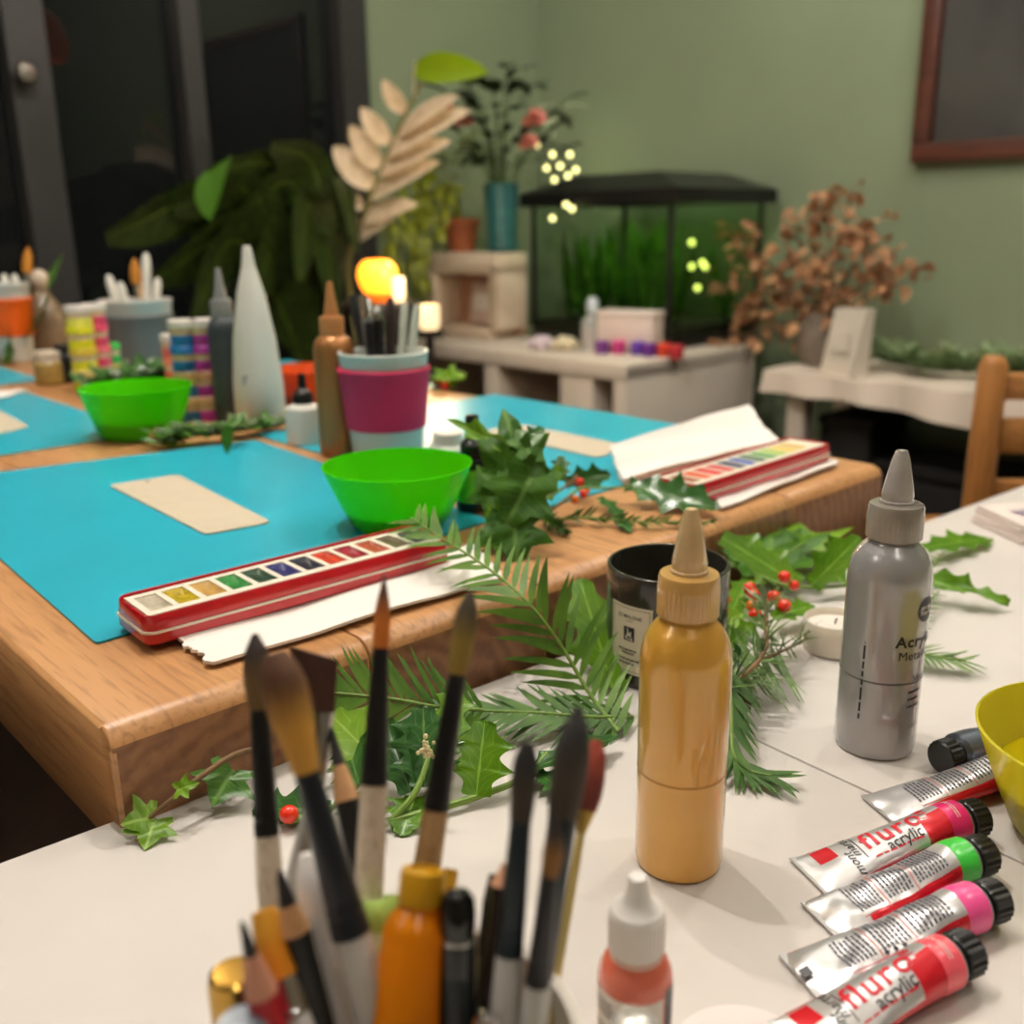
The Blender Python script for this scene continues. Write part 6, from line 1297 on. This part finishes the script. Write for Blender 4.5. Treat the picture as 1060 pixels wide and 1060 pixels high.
path = [O(570, 538, .005), O(610, 536, .006), O(660, 540, .006), O(700, 540, .005), O(740, 541, .004)]
stem(fc, path, .001, .0006, M_stg); mb = MB(); needles(mb, [rel(fc, q) for q in path], 30, .013, .0010, ang=50, seed=9, round_=True, base=.9, floor=WW - fc.location.z + .0006); mb.build('needles', M_yew2, fc)
fd = plant('fir_sprig', 'short dark fir tip lying on the oak table below the ivy bunch', O(572, 545, .004))
path = [O(558, 530, .008), O(572, 542, .006), O(588, 552, .003)]
stem(fd, path, .001, .0006, M_stg); mb = MB(); needles(mb, [rel(fd, q) for q in path], 18, .014, .0011, ang=45, seed=19, round_=True, base=.9, floor=WW - fd.location.z + .0006); mb.build('needles', M_hol2, fd)
# far greenery
fe = plant('ivy_trail', 'thin trail of small green leaves lying before the white cone bottle', O(240, 447, .004))
pts = [O(165, 460, .004), O(195, 452, .010), O(225, 450, .008), O(260, 444, .008), O(290, 440, .006)]
cu = stem(fe, pts, .0012, .0008, M_stg, n=40); rnd = random.Random(31); mb = MB(); mb2 = MB()
for i, q in enumerate(cu):
    for j in range(4):
        a = rnd.uniform(0, 6.28); d = V((math.cos(a), math.sin(a), rnd.uniform(.1, 1.0))); blade((mb, mb2)[(i + j) % 2], q, q + d * rnd.uniform(.012, .026), .0045, (rnd.uniform(-.5, .5), -.4, 1), 'oval', curl=.2, rows=6)
mb.build('leaves', leafmat('dull_small_leaf', (110, 128, 84), (70, 92, 50), rough=.4), fe); mb2.build('dark_leaves', M_ivy, fe)
leaf(fe, O(236, 440, .03), O(234, 470, .002), .006, kind='lance', m=M_ivy, up=(0, -.9, .3)); leaf(fe, O(238, 440, .028), O(250, 425, .03), .006, kind='lance', m=M_ivy, up=(0, -.9, .3))
for x, y in ((177, 434), (160, 450)): berry(fe, O(x, y, .012), .0055)
ff = plant('holly_sprig', 'holly sprig with red berries and pale flowers behind the far green bowl', O(140, 405, .004))
pts = [O(100, 404, .006), O(130, 398, .014), O(160, 394, .02), O(178, 385, .03)]
cu = stem(ff, pts, .0016, .001, M_stg, n=30); mb = MB(); rnd = random.Random(12)
for i, q in enumerate(cu):
    for j in range(3):
        a = rnd.uniform(0, 6.28); d = V((math.cos(a), math.sin(a), rnd.uniform(.1, 1.0))); blade(mb, q, q + d * rnd.uniform(.025, .045), .010, (rnd.uniform(-.5, .5), -.5, 1), 'holly', curl=.1, rows=14, teeth=3)
mb.build('leaves', M_hol2, ff)
for x, y in ((118, 376), (130, 369), (142, 371), (124, 380)): berry(ff, O(x, y, .02), .0065, mat('rose_berry', (196, 60, 56), rough=.25))
mb = MB()
for x, y in ((156, 364), (157, 378), (122, 390), (170, 362)):
    for i in range(7): mb.ball(rel(ff, O(x, y, .026)) + V((rnd.gauss(0, .004), rnd.gauss(0, .004), rnd.gauss(0, .004))), .0035, n=8)
mb.build('white_flowers', mat('white_petal', (206, 206, 190), rough=.6), ff)
fg2 = plant('ivy_sprig', 'small bright green leaves and red berries right of the magenta mug', O(462, 392, .004))
stem(fg2, [O(445, 400, .004), O(462, 392, .01), O(478, 388, .014)], .001, .0007, M_stg)
for i, (x, y) in enumerate(((470, 382), (480, 386), (455, 390))): leaf(fg2, O(460, 394, .008), O(x, y, .02), .5, kind='ivy', m=M_ivl, seed=i, up=(0, -.7, .7))
for x, y in ((453, 396), (460, 399)): berry(fg2, O(x, y, .006), .006)
fh = plant('ivy_sprig', 'green leaf sprig in front of the orange mug at the far left', O(4, 372, .004))
for i, (x, y) in enumerate(((2, 340), (8, 350), (-4, 352), (10, 362))): leaf(fh, O(4, 372, .004), O(x, y, .03), .4, kind='ivy', m=M_ivy, seed=i, up=(0, -.9, .4))
# ================================================================== printed matter belongs to the part that carries it (sub-parts)
CARRIER = {'printed_text': ('paper_label', 'bottle_body', 'card'), 'label_print': ('paper_label', 'dark_label_strip'), 'label_emblem': ('paper_label',), 'emblem_strokes': ('paper_label',), 'emblem_lettering': ('round_emblem',), 'fill_line': ('bottle_body',),
           'red_lettering': ('tube_body',), 'black_lettering': ('tube_body',), 'band_print': ('tube_body',), 'small_print': ('tube_body',), 'red_rules': ('tube_body',), 'date_mark': ('crimped_end',), 'symbols': ('tube_body',),
           'rim_seam': ('tin_lid',), 'paint_pan': ('pan_tray',), 'paper_label': ('wrapper',), 'berry_stalk': ('stem',), 'door_knob': ('window_post',), 'printed_mark': ('bottle_body',), 'nozzle': ('screw_cap',), 'wick': ('wax',), 'cord': ('lamp_shade',), 'rubber': ('leg',)}
for o in list(C.objects):
    if o.parent is None and o.children:
        kids = list(o.children)
        for ch in kids:
            for c in CARRIER.get(ch.name.split('.')[0], ()):
                hit = [k for k in kids if k.name.split('.')[0] == c]
                if hit: ch.parent = hit[0]; break
# ================================================================== LIGHT, WORLD, CAMERA
def lamp(p, e, size=.02, col=(1, .955, .905), spot=None):
    d = bpy.data.lights.new('room_or_fill_light', 'SPOT' if spot else 'POINT'); d.energy = e; d.shadow_soft_size = size; d.color = col
    if spot: d.spot_size = math.radians(spot); d.spot_blend = .6
    o = bpy.data.objects.new('room_or_fill_light', d); C.objects.link(o); o.location = p; return o
lamp((-.45, .76, 2.42), 36); lamp((-.22, 1.12, 2.42), 28); lamp((.78, 1.36, 2.42), 16); lamp((-1.0, 2.0, 2.42), 10, col=(1, .85, .68)); lamp((.35, 2.1, 2.42), 5); lamp((.3, -.6, 2.42), 7); lamp((1.15, .55, 2.42), 19); lamp((1.2, 1.9, 2.42), 9); lamp((-1.7, .1, 2.3), 11)  # last one is an added fill for the oak table's left face
lamp(onu(450, 215, 1.35), 2.6, .03, (1, .8, .5)); lamp(deep(425, 276, 1.95), .9, .02, (1, .70, .40)); lamp(uv(AU + .2, AV + .25, CZ + .395), 1.1, .012, (.85, 1, .5)); lamp(onu(585, 170, 2.3), .45, .02, (.95, 1, .5))  # added fills for pale leaf, shelf opening and wall glow, plus the tank lamp
w = bpy.data.worlds.new('night'); SC.world = w; w.use_nodes = True; w.node_tree.nodes['Background'].inputs[0].default_value = (.01, .012, .016, 1); w.node_tree.nodes['Background'].inputs[1].default_value = .3
cd = bpy.data.cameras.new('camera'); co = bpy.data.objects.new('camera', cd); C.objects.link(co)
cd.sensor_fit = 'HORIZONTAL'; cd.sensor_width = 36; cd.lens = 36 * FPX / 1060; cd.clip_start = .02
co.matrix_world = Matrix((( _R.x, _U.x, -_F.x, EYE.x), (_R.y, _U.y, -_F.y, EYE.y), (_R.z, _U.z, -_F.z, EYE.z), (0, 0, 0, 1)))
cd.dof.use_dof = True; cd.dof.focus_distance = .46; cd.dof.aperture_fstop = cd.lens / 4.8; cd.dof.aperture_blades = 0
SC.camera = co
SC.view_settings.view_transform = 'Standard'; SC.view_settings.look = 'None'; SC.view_settings.exposure = 0
